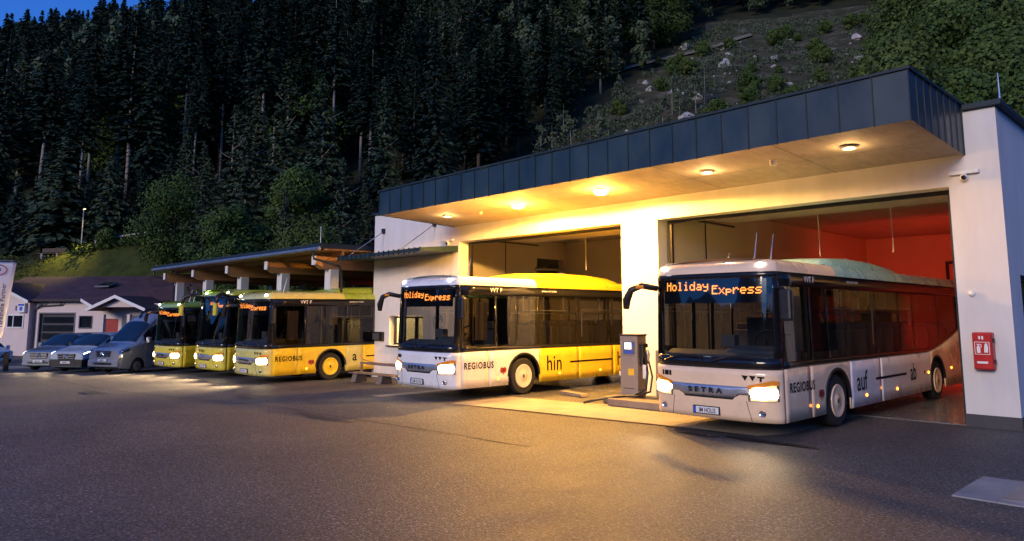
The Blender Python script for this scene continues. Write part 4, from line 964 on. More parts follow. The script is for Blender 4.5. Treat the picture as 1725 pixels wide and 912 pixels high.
vito = dict(st=[(0, .30, .88, .93, .98, .80, .86, .70), (.10, .26, .93, .99, 1.04, .87, .92, .80), (.45, .24, 1.03, 1.09, 1.12, .93, .95, .84), (1.0, .22, 1.13, 1.19, 1.25, .95, .96, .84),
   (1.45, .22, 1.19, 1.42, 1.52, .95, .965, .81), (2.0, .22, 1.20, 1.69, 1.83, .95, .97, .76), (2.4, .22, 1.20, 1.76, 1.90, .95, .97, .74), (3.4, .22, 1.20, 1.78, 1.92, .95, .97, .74), (4.9, .22, 1.20, 1.77, 1.90, .95, .97, .74), (5.14, .3, 1.18, 1.70, 1.84, .92, .94, .72)],
   wheels=(.92, 4.0), ws=(1.06, 2.02), side_win=[(1.62, 2.55), (2.65, 3.7), (3.8, 4.85)], grille=(.66, .93, .50), lamp=(.02, .62, .80, 1.55, HEADDIM), bv=.30, mirror=(1.6, 1.28), plate='IM 215 B')
sprinter = dict(st=[(0, .34, .98, 1.04, 1.10, .82, .88, .72), (.12, .28, 1.06, 1.13, 1.19, .90, .95, .82), (.5, .25, 1.20, 1.27, 1.31, .96, .98, .86), (.98, .25, 1.33, 1.40, 1.46, .98, .99, .86),
   (1.35, .25, 1.40, 1.72, 1.82, .98, .99, .82), (1.78, .25, 1.42, 2.12, 2.26, .98, .99, .78), (2.1, .25, 1.42, 2.28, 2.52, .98, .99, .77), (2.6, .25, 1.42, 2.42, 2.76, .98, .99, .76), (3.2, .25, 1.42, 2.45, 2.82, .98, .99, .76), (6.8, .25, 1.42, 2.45, 2.82, .98, .99, .76), (6.95, .3, 1.4, 2.40, 2.75, .96, .97, .75)],
   wheels=(1.03, 4.7), ws=(1.0, 1.80), side_win=[(1.40, 2.35), (2.55, 4.0), (4.1, 5.4), (5.5, 6.7)], grille=(.80, 1.08, .46), lamp=(.03, .52, .86, 1.7, CHROME), bv=.48, mirror=(1.5, 1.55), plate='IM 381 T')
SILVER = M('silver_paint', (0.30, 0.35, 0.41), 0.20, metal=.55, var=.04, coat=.6, rvar=.04); CARWHITE = paint('car_white_paint', (0.44, 0.50, 0.57)); PALESIL = M('pale_silver_paint', (0.42, 0.44, 0.47), 0.20, metal=.5, var=.04, coat=.6, rvar=.04)
v = dict(vito); v.update(bumper=SILVER, bv=.30)
make_van((-44.2, 8.85, -.745), R(42), 'silver van with round glowing headlamps, furthest from the buses', SILVER, v)
v = dict(vito); v.update(bumper=BLACK, bv=.62, mirrorm=BLACK, plate='IM 640 L', lamp=(.02, .62, .95, 1.6, emit('lit_headlamp_cool', (.85, .92, 1.0), 3)))
make_van((-40.9, 9.35, -.67), R(37), 'pale van with black bumper parked between two silver vans', CARWHITE, v)
v = dict(sprinter); v.update(bumper=PALESIL)
v['st'] = [(a_, b_, c_, d_ + .08*(d_ > 1.6), e_ + .16*(e_ > 1.7), f_, g_, h_) for a_, b_, c_, d_, e_, f_, g_, h_ in sprinter['st']]
sp_ = make_van((-37.75, 10.15, -.595), R(26), 'high-roofed silver van next to the leftmost yellow bus', PALESIL, v)
mb = MB(); mb.tube([(-.1, 2.0, 2.60), (-.08, 2.15, 2.88), (-.06, 2.6, 3.06)], .05, 6).tube([(-.35, 2.7, 2.96), (0, 2.85, 3.18), (.45, 2.8, 3.14), (.6, 3.1, 2.96)], .05, 6); mb.build('roof_rack', BLACK, sp_)
car = dict(st=[(0, .28, .66, .72, .78, .70, .76, .62), (.12, .22, .74, .80, .86, .80, .84, .74), (.6, .2, .84, .90, .95, .84, .86, .76), (1.05, .2, .90, .97, 1.02, .85, .87, .74), (1.5, .2, .92, 1.18, 1.28, .85, .87, .66), (2.0, .2, .93, 1.38, 1.48, .85, .87, .60), (2.6, .2, .93, 1.42, 1.52, .85, .87, .59), (3.4, .2, .95, 1.36, 1.46, .84, .86, .58), (3.75, .25, .96, 1.20, 1.32, .80, .84, .6), (3.95, .3, .85, .95, 1.0, .76, .80, .6)],
   wheels=(.75, 3.1), ra=.36, ws=(1.1, 1.95), side_win=[(1.55, 2.3), (2.4, 3.2)], grille=(.45, .6, .40), lamp=(.02, .4, .75, 1.5, CHROME), bv=.3, mirror=(1.45, 1.0), plate='IM 12 A')
GC = 'white cars parked by the house'
BLUEW = paint('ice_white_paint', (0.55, 0.62, 0.70))
def rear_car(loc, rz, label):
    v = dict(car); v.update(bumper=BLUEW); t = make_van(loc, rz, label, BLUEW, v, GC, 'car', 'parked_car')
    lf = Loft(car['st']); lf.skin(lin(3.42, 3.74, 4), [2.2, 2.5, 3.0], .012).build('rear_window', CARGLASS, t, smooth=True)
    for sg in (1, -1): lf.skin(lin(3.72, 3.93, 4), [.9, 1.4, 1.8], .012, sides=(sg,)).build('tail_light', RED, t, smooth=True)
rear_car((-57.2, 9.2, -1.0), R(100), 'ice white hatchback showing its rear, left of the parked cars by the house')
rear_car((-55.4, 12.3, -1.0), R(70), 'white car behind the silver van in front of the garage door')

# ------------------------------------------------------------------ house beyond the vans
ho = empty('village_house', (-69.1, 13.3, -1.1), R(33.4), 0, 1, 'low house with plum tiled roof, garage door and red doors behind the vans', 'house')
E0 = 4.45
mb = MB(); mb.box(0, .55, 0, .3, 0, E0).box(3.85, 4.35, 0, .3, 0, E0).box(.55, 3.85, 0, .3, 3.35, E0).box(4.35, 5.5, 0, .3, 0, 2.25).box(4.35, 5.5, 0, .3, 3.15, E0).box(5.5, 6.65, 0, .3, 0, E0).box(6.65, 7.95, 0, .3, 2.95, E0-.3).box(7.95, 10.7, 0, .3, 0, E0-.3).box(10.7, 12.6, 0, .3, 2.95, E0-.3).box(12.6, 19, 0, .3, 0, E0-.3).box(18.7, 19, .3, 10, 0, E0-.3)
mb.build('wall', HOUSEW, ho, fix=False)
mb = MB(); mb.prism([(-6.8, 0), (-.02, 0), (-.02, 4.25), (-3.4, 5.7), (-6.8, 4.25)], 'y', -.5, 8); mb.build('side_wing_wall', HOUSEW, ho)
mb = MB(); mb.box(.56, 3.84, .16, .22, .02, 3.34); gd = mb.build('garage_door', PLINTH, ho)
mb = MB()
for z in (1.55, 2.2, 2.85): mb.box(.75, 3.65, .13, .155, z-.24, z+.24)
mb.build('door_window', GLAZE, gd, fix=False)
mb = MB(); mb.box(.45, .555, -.03, .29, .0, 3.45).box(3.845, 3.95, -.03, .29, 0, 3.45).box(.555, 3.845, -.03, .29, 3.352, 3.45); mb.build('door_frame', GREYINK, gd, fix=False)
mb = MB(); mb.box(4.36, 5.49, .1, .16, 2.26, 3.14); w_ = mb.build('window', GLAZE, ho)
mb = MB(); mb.box(4.28, 4.36, -.03, .18, 2.2, 3.2).box(5.49, 5.57, -.03, .18, 2.2, 3.2).box(4.36, 5.49, -.03, .18, 3.14, 3.2).box(4.36, 5.49, -.06, .18, 2.18, 2.26); mb.build('window_frame', GREYINK, w_, fix=False)
for a, b in ((6.66, 7.94), (10.71, 12.59)):
    mb = MB(); mb.box(a, b, .12, .2, .02, 2.94); d_ = mb.build('door', REDDOOR, ho)
    mb = MB(); mb.box(a+.2, a+.5, .09, .119, 1.85, 1.9); mb.build('handle', STEEL, d_)
for xa in (8.0, 10.3):
    mb = MB(); mb.box(xa, xa+.25, -1.9, -1.65, 0, 3.3); mb.build('porch_post', HOUSEW, ho)
mb = MB(); mb.box(8.3, 10.3, -.06, -.001, 0, 3.2); mb.build('porch_panel', GREYINK, ho)
# wing window, box and pipe
mb = MB(); mb.box(-2.0, -.55, -.53, -.501, 2.3, 3.2); w_ = mb.build('window', GLAZE, ho)
mb = MB(); mb.box(-2.08, -2.0, -.56, -.501, 2.2, 3.3).box(-.55, -.47, -.56, -.501, 2.2, 3.3).box(-2.0, -.55, -.56, -.501, 3.2, 3.3).box(-2.0, -.55, -.58, -.501, 2.2, 2.3).box(-1.5, -1.43, -.56, -.531, 2.3, 3.2); mb.build('window_frame', WHITEP, w_, fix=False)
mb = MB(); mb.box(-.95, -.25, -.75, -.501, 3.45, 4.2); bx = mb.build('light_box', WHITEP, ho, bevel=.02)
mb = MB(); mb.box(-.88, -.32, -.765, -.751, 3.98, 4.14).box(-.72, -.45, -.765, -.751, 3.6, 3.92); mb.build('sign_mark', BLUEINK, bx, fix=False)
mb = MB(); mb.box(-1.38, -1.22, -.52, -.501, 3.6, 4.0); mb.build('vent', GREYINK, ho)
mb = MB(); mb.tube([(.12, -.1, 0), (.12, -.1, 3.7), (.45, -.1, 3.95), (2.6, -.12, 4.05), (2.8, -.3, 4.35)], .06, 8).tube([(.12, -.1, 3.7), (1.1, -.2, 4.2), (1.2, -.5, 4.4)], .05, 8); mb.build('drainpipe', PLINTH, ho)
mb = MB(); mb.box(-.3, 4.95, -.62, -.5, 4.33, 4.45); mb.build('gutter', BLACK, ho)
# roofs
def slab(mb, pts, th=.16):
    n = len(pts); mb.add(list(pts) + [(x, y, z-th) for x, y, z in pts], [tuple(range(n)), tuple(range(n, 2*n))[::-1]] + [(i, n+i, n+(i+1) % n, (i+1) % n) for i in range(n)])
mb = MB()
slab(mb, [(-.4, -.55, 4.5), (4.9, -.55, 4.5), (7.0, -1.2, 3.75), (11.0, 2.0, 4.5), (19.3, 2.0, 4.4), (14.6, 6.0, 6.6), (-7.5, 6.2, 6.75), (-7.5, .5, 4.6)])
slab(mb, [(-7.5, 6.2, 6.75), (14.6, 6.0, 6.6), (19.3, 11, 4.4), (-7.5, 11, 4.6)])
slab(mb, [(14.6, 6.0, 6.6), (19.3, 2.0, 4.4), (19.3, 11, 4.4)])
mb.build('roof', TILE, ho)
mb = MB(); slab(mb, [(-7.4, -1.0, 4.28), (-3.4, -1.0, 5.98), (-3.4, 7, 5.98), (-7.4, 7, 4.28)]); slab(mb, [(-3.4, -1.0, 5.98), (.35, -1.0, 4.38), (.35, 4, 4.38), (-3.4, 7, 5.98)]); mb.build('wing_roof', TILE, ho)
mb = MB(); slab(mb, [(7.0, -2.3, 3.72), (9.5, -2.3, 4.72), (9.5, 3, 4.72), (7.0, 3, 3.72)]); slab(mb, [(9.5, -2.3, 4.72), (12.2, -2.3, 3.72), (12.2, 3, 3.72), (9.5, 3, 4.72)]); mb.build('porch_roof', TILE, ho)
mb = MB(); mb.prism([(8.0, 3.85), (9.5, 4.45), (11.0, 3.85)], 'y', -1.85, -1.7); mb.build('porch_gable', HOUSEW, ho)
mb = MB()
def board(p, q, h=.24, t=.05):
    mb.add([(p[0], p[1], p[2]-h), (q[0], q[1], q[2]-h), q, p, (p[0], p[1]-t, p[2]-h), (q[0], q[1]-t, q[2]-h), (q[0], q[1]-t, q[2]), (p[0], p[1]-t, p[2])], [(0,1,2,3),(7,6,5,4),(0,4,5,1),(1,5,6,2),(2,6,7,3),(3,7,4,0)])
for p_, q_ in (((7.0, -2.32, 3.75), (9.5, -2.32, 4.76)), ((9.5, -2.32, 4.76), (12.2, -2.32, 3.75)), ((4.9, -.60, 4.55), (7.0, -1.25, 3.8)), ((-3.4, -1.03, 6.0), (.35, -1.03, 4.4)), ((-7.4, -1.03, 4.3), (-3.4, -1.03, 6.0))):
    mb = MB(); board(p_, q_); mb.build('barge_board', WHITEP, ho)
mb = MB(); mb.tube([(14.6, 6.0, 6.62), (17, 4.0, 5.55), (19.3, 2.0, 4.42)], .09, 6); mb.build('hip_flashing', STEEL, ho)
mb = MB(); mb.add([(3.2,2.5,5.56),(4.6,2.5,5.56),(4.6,3.6,5.93),(3.2,3.6,5.93),(3.2,2.5,5.68),(4.6,2.5,5.68),(4.6,3.6,6.05),(3.2,3.6,6.05)],[(0,3,2,1),(4,5,6,7),(0,1,5,4),(1,2,6,5),(2,3,7,6),(3,0,4,7)]); sk = mb.build('skylight', GREYINK, ho, bevel=.03)
sk.rotation_euler = (0, 0, 0)
mb = MB(); mb.add([(3.3,2.58,5.715),(4.5,2.58,5.715),(4.5,3.52,6.03),(3.3,3.52,6.03)],[(0,1,2,3)]); mb.build('pane', GLAZE, sk)

# ------------------------------------------------------------------ banner, posts, verge things
bn = empty('banner_flag', (-37.2, 5.3, g(-37)), R(45.7+34), 0, 1, 'tall pale advertising banner with vertical lettering at the far left', 'banner')
mb = MB(); mb.tube([(-1.25, 0, -.1), (-1.25, 0, 5.3)], .05, 8).tube([(-1.3, 0, 4.98), (.95, 0, 5.02)], .022, 6); mb.build('pole', STEEL, bn)
cloth = M('banner_cloth', (0.72, 0.73, 0.78), .8, var=.05)
def bf(u, v, o=0): return (u, .05*math.sin(u*2.2+v*1.3) + .03*math.sin(v*3) - o, v)
mb = MB(); mb.grid([[bf(-1.2 + (1.95 + .28*(v-1.75)/3.2)*k/14, v) for k in range(15)] for v in lin(1.75, 4.95, 24)]); mb.build('cloth', cloth, bn, smooth=True, solid=.006)
def vtxt(t_, size, u0, v0, m, b=.004, vertical=True):
    tm = text_mb(t_, size, 'LEFT', 1.05, b)
    mapped(tm, (lambda u, v: bf(u0 + v, v0 - u, .012)) if False else ((lambda u, v: bf(u0 - v, v0 + u, .014)) if vertical else (lambda u, v: bf(u0+u, v0+v, .014)))).build('lettering', m, bn)
vtxt('Tankstelle Partner', .24, .72, 2.15, GREYINK); vtxt('PREMIUM', .34, .40, 2.8, GREYINK, .01); vtxt('OIL', .5, .15, 2.3, REDINK, .02)
vtxt('FOGAS', .16, -.02, 4.58, REDINK, .006, False)
mb = MB(); mb.tube([bf(.28+.42*math.cos(a), 4.62+.24*math.sin(a), .016) for a in lin(-2.2, 2.6, 24)], .018, 5); mb.tube([bf(.22+.26*math.cos(a), 2.02+.22*math.sin(a), .016) for a in lin(0, 2*PI, 24)], .035, 5).tube([bf(.22+.10*math.cos(a), 2.02+.08*math.sin(a), .016) for a in lin(0, 2*PI, 14)], .04, 5); mb.build('ring_mark', REDINK, bn)
t = empty('bollard', (-46.6, 7.85, g(-46)), label='short black post on the verge below the banner', cat='post')
mb = MB(); mb.box(-.12, .12, -.12, .12, -.05, .95); mb.build('post', BLACK, t, bevel=.02)
mb = MB(); mb.box(-.10, .10, -.10, .10, .951, 1.0); mb.build('cap', PLINTH, t, bevel=.01)

def onhill(a, d): x, y = xy(a, d); return (x, y, tz(x, y))
def dtop(a): return (9.3 + 0.07*max(-8, min(30, a + 63)))/0.78
# street lamp and bench on the bank, rail fence along the path
p = onhill(-62.4, dtop(-62.4) + 1.2)
t = empty('street_lamp', p, label='slim grey street lamp standing on the grassy bank above the house roof', cat='street lamp')
mb = MB(); mb.tube([(0, 0, -.2), (0, 0, 4.6)], [.07, .045], 8); mb.build('pole', STEEL, t)
mb = MB(); mb.box(-.10, .5, -.10, .10, 4.58, 4.68); hd = mb.build('lamp_head', STEEL, t, bevel=.03)
mb = MB(); mb.box(.1, .46, -.08, .08, 4.565, 4.579); mb.build('lens', LAMPDIM, hd)
spot('street_light', (p[0]+.3, p[1]-.1, p[2]+4.5), (p[0]+1.5, p[1]-1.5, p[2]), 1500, (1.0, .68, .12), 78, .8, .1)
p = onhill(-65.2, dtop(-65.2) + .6)
t = empty('park_bench', p, R(30), label='small wooden bench on the bank left of the street lamp', cat='bench')
mb = MB(); mb.box(-1.5, 1.5, -.3, .2, .42, .50); mb.build('seat', BARK, t); mb = MB(); mb.box(-1.5, 1.5, .22, .28, .6, 1.0); mb.build('backrest', BARK, t)
for x in (-1.0, 1.0):
    mb = MB(); mb.box(x-.12, x+.12, -.28, .28, -.2, .42); mb.build('leg', SLAB, t)
def rail_fence(a0, a1, n, off, label, h=1.0):
    p0 = onhill(a0, dtop(a0)+off); t = empty('rail_fence', p0, label=label, cat='fence')
    pts = [Vector(onhill(a0 + (a1-a0)*k/n, dtop(a0 + (a1-a0)*k/n)+off)) - Vector(p0) for k in range(n+1)]
    for q in pts:
        mb = MB(); mb.tube([(q.x, q.y, q.z-.3), (q.x, q.y, q.z+h)], .06, 6); mb.build('post', WOODW, t)
    mb = MB(); mb.tube([(q.x, q.y-.05, q.z+h-.05) for q in pts], .07, 6); mb.build('rail', WOODW, t)
rail_fence(-60, -49, 6, .4, 'pale timber rail fence climbing along the grassy bank')
rail_fence(-49.6, -46, 3, 1.6, 'short pale rail fence higher up by the dark bushes')

# ------------------------------------------------------------------ trees
def quads_mesh(name, Cc, U, V, mat):
    n = len(Cc); P = np.empty((n, 4, 3)); P[:, 0] = Cc-U-V; P[:, 1] = Cc+U-V*.6; P[:, 2] = Cc+U*.55+V; P[:, 3] = Cc-U*.8+V*.7
    me = bpy.data.meshes.new(name); me.vertices.add(4*n); me.vertices.foreach_set('co', P.reshape(-1))
    me.loops.add(4*n); me.loops.foreach_set('vertex_index', np.arange(4*n, dtype=np.int32))
    me.polygons.add(n); me.polygons.foreach_set('loop_start', np.arange(0, 4*n, 4, dtype=np.int32)); me.polygons.foreach_set('loop_total', np.full(n, 4, dtype=np.int32))
    me.materials.append(mat); me.update(); me.validate(); return me
def unit(v): return v/np.maximum(1e-6, np.linalg.norm(v, axis=-1, keepdims=True))
def conifer_q(rng, h, c0, rad, nb, m=5, s=.42, droop=.32, gap=.0):
    cs, us, vs = [], [], []
    f = np.sort(rng.uniform(0, 1, nb))**.9
    for k in range(nb):
        z = c0 + (h-c0)*f[k]; Lb = rad*(1-f[k])**.75*rng.uniform(.55, 1.12) + .15
        if rng.uniform() < gap: Lb *= .4
        a = k*2.4 + rng.uniform(-.5, .5); d = np.array([math.cos(a), math.sin(a), 0]); pr = np.array([-d[1], d[0], 0])
        mm = max(2, int(m*min(1, Lb/rad + .35)))
        for i in range(mm):
            t = (i+.6)/mm; c = d*(Lb*t) + np.array([0, 0, z - droop*Lb*t*t + .10*Lb*t])
            for j in range(2):
                w_ = s*(1.15-.5*t)*rng.uniform(.7, 1.3)*(1.2-.55*f[k])
                tilt = rng.normal(0, .45); u = d*math.cos(.25) + np.array([0, 0, -.28-.4*t]) ; v = pr*math.cos(tilt) + np.array([0, 0, math.sin(tilt) - .25*j])
                cs.append(c + rng.normal(0, .14, 3)*s*2); us.append(unit(u)*w_*1.15); vs.append(unit(v)*w_*.75)
    return np.array(cs), np.array(us), np.array(vs)
def broad_q(rng, h, c0, rad, lobes, per, s):
    cs, us, vs = [], [], []
    for k in range(lobes):
        f = rng.uniform(0, 1); zz = c0 + (h-c0)*(.08+.84*f); rr_ = rad*math.sqrt(max(.05, 1-(2*f-.75)**2*.75))*rng.uniform(.25, .85); a = rng.uniform(0, 6.28)
        ctr = np.array([rr_*math.cos(a), rr_*math.sin(a), zz]); lr = rad*rng.uniform(.26, .5)
        n = unit(rng.normal(0, 1, (per, 3))); r_ = lr*rng.uniform(.45, 1.12, (per, 1))**.6; c = ctr + n*r_*np.array([1, 1, .8])
        u = unit(np.cross(n, rng.normal(0, 1, (per, 3)))); v = unit(np.cross(n, u) + n*rng.normal(0, .6, (per, 1))); w_ = s*rng.uniform(.6, 1.4, (per, 1))
        cs.append(c); us.append(u*w_); vs.append(v*w_)
    return np.concatenate(cs), np.concatenate(us), np.concatenate(vs)
def trunk_mesh(name, h, r, mat, rng, limbs=0, lc=3, lr=2):
    mb = MB(); bx_, by_ = rng.normal(0, .12, 2); mb.tube([(0, 0, -.6), (bx_*.3, by_*.3, h*.3), (bx_, by_, h*.65), (bx_*.6, by_*1.2, h*.97)], [r, r*.8, r*.5, r*.08], 7)
    for k in range(limbs):
        a = k*2.4; z = lc + (h-lc)*.75*k/max(1, limbs); e = lr*rng.uniform(.5, .9)
        mb.tube([(bx_*z/h, by_*z/h, z), (e*.5*math.cos(a), e*.5*math.sin(a), z+e*.25), (e*math.cos(a), e*math.sin(a), z+e*.6)], [r*.35, r*.22, r*.07], 5)
    o = mb.build(name, mat); me = o.data; C.objects.unlink(o); bpy.data.objects.remove(o)
    for p_ in me.polygons: p_.use_smooth = True
    return me
rg = np.random.default_rng(21)
KIND = {}
def kind(key, nm, crowns, trunks): KIND[key] = (nm, crowns, trunks)
kind('spruce', 'spruce_tree', [quads_mesh('crown', *conifer_q(rg, 22, 2.5+1.5*i, 2.9+.45*i, 320, 6, .27, .2+.08*i, .08*i), SPRUCE) for i in range(4)], [trunk_mesh('trunk', 22, .26, BARK, rg) for i in range(4)])
kind('tall', 'spruce_tree', [quads_mesh('crown', *conifer_q(rg, 26, 9+2*i, 2.7+.4*i, 270, 6, .27, .3, .12), SPRUCE) for i in range(3)], [trunk_mesh('trunk', 26, .24, PALEBARK, rg) for i in range(3)])
kind('young', 'young_spruce', [quads_mesh('crown', *conifer_q(rg, 8, .3, 2.5, 230, 6, .20, .2), SPRUCE if i else LARCH) for i in range(3)], [trunk_mesh('trunk', 8, .13, BARK, rg) for i in range(3)])
kind('larch', 'larch_tree', [quads_mesh('crown', *conifer_q(rg, 17, 2.5, 3.2, 230, 7, .24, .12, .3), LARCH) for i in range(3)], [trunk_mesh('trunk', 17, .2, PALEBARK, rg, 8, 4, 2.4) for i in range(3)])
kind('broad', 'leafy_tree', [quads_mesh('crown', *broad_q(rg, 12, 1.0, 3.6+.5*i, 60, 300, .095), LEAF) for i in range(3)], [trunk_mesh('trunk', 11, .2, BARK, rg, 10, 2.5, 3) for i in range(3)])
kind('shrub', 'leafy_shrub', [quads_mesh('crown', *broad_q(rg, 3.2, .1, 1.9, 22, 150, .085), LEAF) for i in range(3)], [trunk_mesh('trunk', 2.6, .06, BARK, rg, 6, .5, 1.2) for i in range(3)])
kind('sapling', 'bare_sapling', [quads_mesh('crown', *broad_q(rg, 6, 1.5, 1.2, 12, 26, .11), LARCH) for i in range(2)], [trunk_mesh('trunk', 6.4, .07, PALEBARK, rg, 10, 1.2, 1.3) for i in range(2)])
LAB = {'spruce': ('dark spruce standing in the forest on the mountainside', 'tree', 'spruces of the mountain forest'),
 'tall': ('tall spruce with a long bare trunk in the forest on the mountainside', 'tree', 'bare-trunked spruces of the mountain forest'),
 'young': ('young bushy spruce growing at the lower edge of the forest', 'tree', 'young spruces at the forest edge'),
 'larch': ('soft grey-green larch among the darker trees of the slope', 'tree', 'larches on the slope'),
 'broad': ('leafy broad-crowned tree at the foot of the slope', 'tree', 'leafy trees at the foot of the slope'),
 'shrub': ('low leafy shrub growing on the slope', 'shrub', 'shrubs on the slope'),
 'sapling': ('thin pale sapling on the cleared stony slope', 'sapling', 'saplings on the cleared slope')}
def in_house(x, y):
    u, v = (x+69.1)*.835 + (y-13.3)*.55, -(x+69.1)*.55 + (y-13.3)*.835
    return -9.5 < u < 21 and -4 < v < 11.6
def plant(key, x, y, sc, rng, z=None, label=None, sx=1.0):
    nm, cr, tr = KIND[key]; k = int(rng.integers(len(cr))); l, c, gr = LAB[key]
    t = empty(nm, (x, y, (tz(x, y) if z is None else z) - .15), rng.uniform(0, 6.28), 0, 1, label or l, c, None if label else gr)
    t.scale = (sc*sx, sc*sx, sc)
    a = link(bpy.data.objects.new('crown', cr[k])); a.parent = t; b = link(bpy.data.objects.new('trunk', tr[k])); b.parent = t
    return t
rp = np.random.default_rng(77)
cand = []
for a in np.arange(-225, 60, 4.4):
    for d in np.arange(9, 134, 4.3):
        aa, dd = a + rp.uniform(-2, 2), d + rp.uniform(-2, 2); x, y = xy(aa, dd); th = math.degrees(math.atan2(-x, y)); r_ = math.hypot(x, y)
        if not (7 < th < 84) or y < 0: continue
        if clear_area(aa, dd) or (th < 18.5 and dd < 46): continue
        if aa < -36 and dd < dtop(aa) + 6.5: continue
        rel = dd - (dtop(aa) + 6 if aa < -36 else 6)
        if rel < 0: continue
        n_ = tn(aa, dd, 16) + rp.normal(0, .25)
        if aa < -36:
            if rel < 7: key, sc = 'young', rp.uniform(.8, 1.5)
            elif rel < 13: 
                if rp.uniform() < .25: continue
                key, sc = ('tall' if n_ > -.2 else 'spruce'), rp.uniform(.8, 1.0)
            elif n_ > .28: key, sc = 'larch', rp.uniform(.9, 1.25)
            elif n_ < -.65 and rel > 15: key, sc = 'broad', rp.uniform(.9, 1.3)
            elif rel < 24 and -72 < aa < -40 and rp.uniform() < .5: key, sc = 'tall', rp.uniform(.75, 1.05)
            else: key, sc = 'spruce', rp.uniform(.7, 1.05)
        else:
            key, sc = ('larch', rp.uniform(.6, 1.0)) if n_ > .12 else (('broad', rp.uniform(.7, 1.1)) if n_ < -.55 else ('spruce', rp.uniform(.5, .95)))
            if dd < 14: sc *= .55
        cand.append((r_/(sc+.3), r_, key, x, y, sc, aa, dd))
cand.sort(key=lambda c: c[0])
NEAR = 190
for c in cand[:NEAR]: plant(c[2], c[3], c[4], c[5]*rp.uniform(.85, 1.15), rp, sx=rp.uniform(.8, 1.35))
# the rest of the forest reads as one mass
def forest(cands, name, mat, label):
    base = {'spruce': [conifer_q(rg, 22, 3+2*_, 2.8+.6*_, 120, 5, .44, .25, .1) for _ in range(3)], 'larch': [broad_q(rg, 15, 2, 3.4, 26, 34, .30) for _ in range(2)]}
    base['tall'] = base['spruce']; base['young'] = base['broad'] = base['larch']
    A_, B_, D_ = [], [], []
    for c in cands:
        b = base[c[2]][int(rp.integers(len(base[c[2]])))]; th = rp.uniform(0, 6.28); Rm = np.array([[math.cos(th), -math.sin(th), 0], [math.sin(th), math.cos(th), 0], [0, 0, 1]])*c[5]
        A_.append(b[0] @ Rm.T + np.array([c[3], c[4], tz(c[3], c[4])])); B_.append(b[1] @ Rm.T); D_.append(b[2] @ Rm.T)
    o = link(bpy.data.objects.new(name, quads_mesh(name, np.concatenate(A_), np.concatenate(B_), np.concatenate(D_), mat)))
    tag(o, label, 'forest', None, 'stuff')
_soft = lambda c: c[2] in ('larch', 'broad', 'young')
forest([c for c in cand[NEAR:] if not _soft(c)], 'upper_forest', SPRUCE, 'dense dark conifer forest covering the upper mountainside')
forest([c for c in cand[NEAR:] if _soft(c)], 'mixed_woodland', LARCH, 'paler rounded woodland patches among the dark conifers high on the slope')
print('trees', len(cand))
# leafy trees beside and behind the depot
for x, y, s_, lb in [(-5.2, 44.5, 1.15, 'big leafy tree over the right end of the depot roof'), (-10.2, 47.0, 1.1, 'full leafy tree behind the far right corner of the canopy'), (-7.5, 52, 1.3, 'tall leafy tree at the upper right corner'), (-12.5, 55, 1.15, None), (-2.5, 50, 1.3, None)]:
    plant('broad', x, y, s_, rp, label=lb)
for k in range(22):
    th = R(rp.uniform(9, 17.6)); r_ = rp.uniform(50, 98); plant('broad', -math.sin(th)*r_, math.cos(th)*r_, rp.uniform(.8, 1.35), rp, label=None)
for aa, dd, s_ in [(-37, 3, .8), (-30, 3.5, .7), (-47, 8.5, .75), (-34, 8, .85)]:
    x, y = xy(aa, dd); plant('broad', x, y, s_, rp)
for aa, dd, s_ in [(-39.5, 14, 1.0), (-44, 15.5, .9), (-48, 17.5, .85), (-29, 6.5, .7), (-24, 5, .6), (-35, 13, .95), (-42, 6, .65), (-40, 9, .8), (-27, 2.5, .5), (-33, 4.5, .6), (-50, 15.5, .6), (-53, 16.5, .7)]:
    x, y = xy(aa, dd); plant('larch', x, y, s_, rp)
k = 0
while k < 70:
    aa, dd = rp.uniform(-29, 30), rp.uniform(3, 85)
    if not clear_area(aa, dd) : continue
    if dd > 16 and rp.uniform() < .45: continue
    x, y = xy(aa, dd); plant('shrub', x, y, rp.uniform(.3, .95), rp); k += 1
k = 0
while k < 30:
    aa, dd = rp.uniform(-22, 6), rp.uniform(5, 50)
    if not clear_area(aa, dd): continue
    x, y = xy(aa, dd); plant('sapling', x, y, rp.uniform(.6, 1.2), rp); k += 1
for aa in np.arange(-60, -44, .7):   # bushes on the face of the bank behind the carport
    x, y = xy(aa + rp.uniform(-.6, .6), rp.uniform(5.0, dtop(aa) - .2))
    if not in_house(x, y): plant('shrub', x, y, rp.uniform(.6, 1.1), rp)
# low scrub and bramble covering the cleared slope and the forest edge
def scrub(name, n, inside, s0, s1, mat, label, cat, seed, ar, dr, h0=.3, h1=1.3):
    q = np.random.default_rng(seed); c = []; 
    while len(c) < n:
        aa, dd = q.uniform(*ar), q.uniform(*dr)
        if not inside(aa, dd) or tn(aa*2.3, dd*2.3, 6) < -.25: continue
        x, y = xy(aa, dd)
        if in_house(x, y): continue
        z = tz(x, y); hh = q.uniform(h0, h1)
        for k in range(9): c.append((x + q.normal(0, .45), y + q.normal(0, .45), z + q.uniform(0, hh)))
    c = np.array(c); m = len(c); u = unit(q.normal(0, 1, (m, 3))); v = unit(np.cross(u, q.normal(0, 1, (m, 3)))); w_ = q.uniform(s0, s1, (m, 1))
    o = link(bpy.data.objects.new(name, quads_mesh(name, c, u*w_, v*w_*.7, mat))); tag(o, label, cat, None, 'stuff')
scrub('scrub', 21000, clear_area, .07, .22, LARCH, 'low tangled scrub covering the cleared stony slope', 'scrub', 3, (-30, 32), (2, 95))
scrub('bank_scrub', 9000, lambda a, d: -125 < a < -36 and (dtop(a) + 5 < d < dtop(a) + 14 or (a > -58 and 0 < d < dtop(a)-1)), .06, .2, LEAF, 'dark bramble on the bank and below the forest edge', 'scrub', 4, (-130, -36), (1, 40))
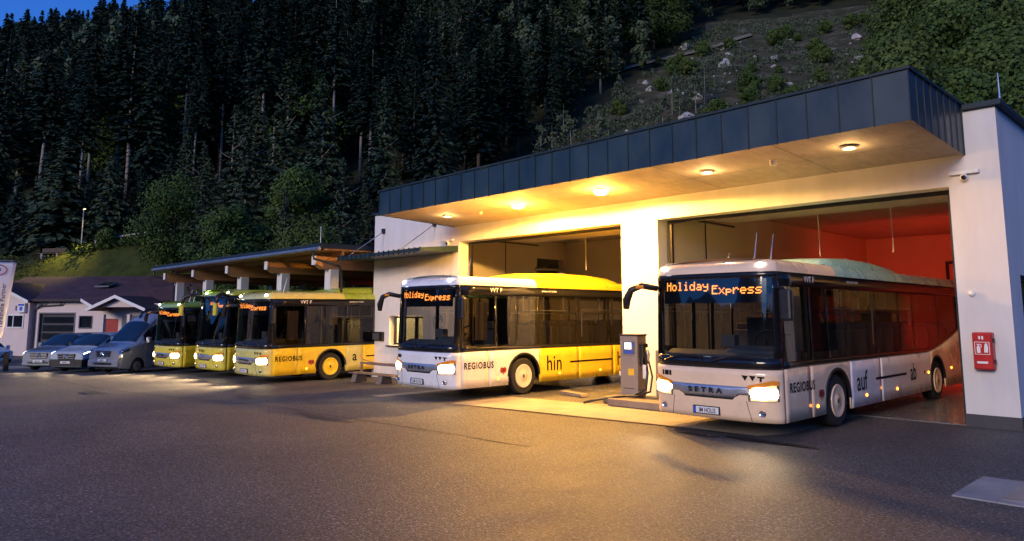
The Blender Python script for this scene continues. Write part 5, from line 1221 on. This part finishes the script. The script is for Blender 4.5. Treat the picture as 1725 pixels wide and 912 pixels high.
GRASSL = leaf_mat('grass_blades', (0.03, 0.045, 0.012), (0.07, 0.085, 0.022), (0.10, 0.10, 0.03))
scrub('bank_grass', 9000, lambda a, d: -95 < a < -40 and 6 < d < dtop(a) + 4, .04, .13, GRASSL, 'tufted meadow grass growing on the lit bank', 'grass', 8, (-95, -40), (5, 18), .05, .30)
scrub('ridge_brush', 2500, lambda a, d: -62 < a < -45 and 8 < d < dtop(a) + .5, .08, .2, LEAF, 'dark brush on the bank just behind the house roof', 'brush', 9, (-62, -45), (8, 14), .3, 1.0)
mb = MB(); mb.grid([[(xy(a_, d_ + o_)[0], xy(a_, d_ + o_)[1], tz(*xy(a_, d_ + o_)) + .38) for o_ in (-1.0, 0, 1.0)] for a_, d_ in [(-16 + k*1.0, 65.5 + k*.85) for k in range(25)]])
tag(mb.build('hillside_path', M('path_gravel', (.15, .145, .10), .9, var=.2, scale=1.5), smooth=True), kind='structure')
# rocks and stumps on the cleared slope
rocks = []
for i in range(4):
    mb = MB(); mb.ball((0, 0, 0), .5, 9, 6, (1, .8, .6)); q = np.random.default_rng(i)
    mb.v = [tuple(np.array(p_)*(1 + .35*math.sin(p_[0]*7+i)+.25*math.sin(p_[1]*9+2*i)+.2*math.sin(p_[2]*11+i))) for p_ in mb.v]
    o = mb.build('rock', ROCK); rocks.append(o.data); C.objects.unlink(o); bpy.data.objects.remove(o)
k = 0
while k < 200:
    aa, dd = rp.uniform(-28, 26), rp.uniform(4, 84)
    if not clear_area(aa, dd): continue
    x, y = xy(aa, dd); o = link(bpy.data.objects.new('rock', rocks[k % 4])); s_ = rp.uniform(.25, .8) if rp.uniform() < .85 else rp.uniform(.9, 2.2)
    o.location = (x, y, tz(x, y) + .12*s_); o.rotation_euler = (rp.uniform(-.4, .4), rp.uniform(-.4, .4), rp.uniform(0, 6.28)); o.scale = (s_, s_*rp.uniform(.7, 1.3), s_*rp.uniform(.7, 1.2))
    tag(o, 'pale boulder lying on the cleared stony slope', 'rock', 'rocks on the cleared slope'); k += 1
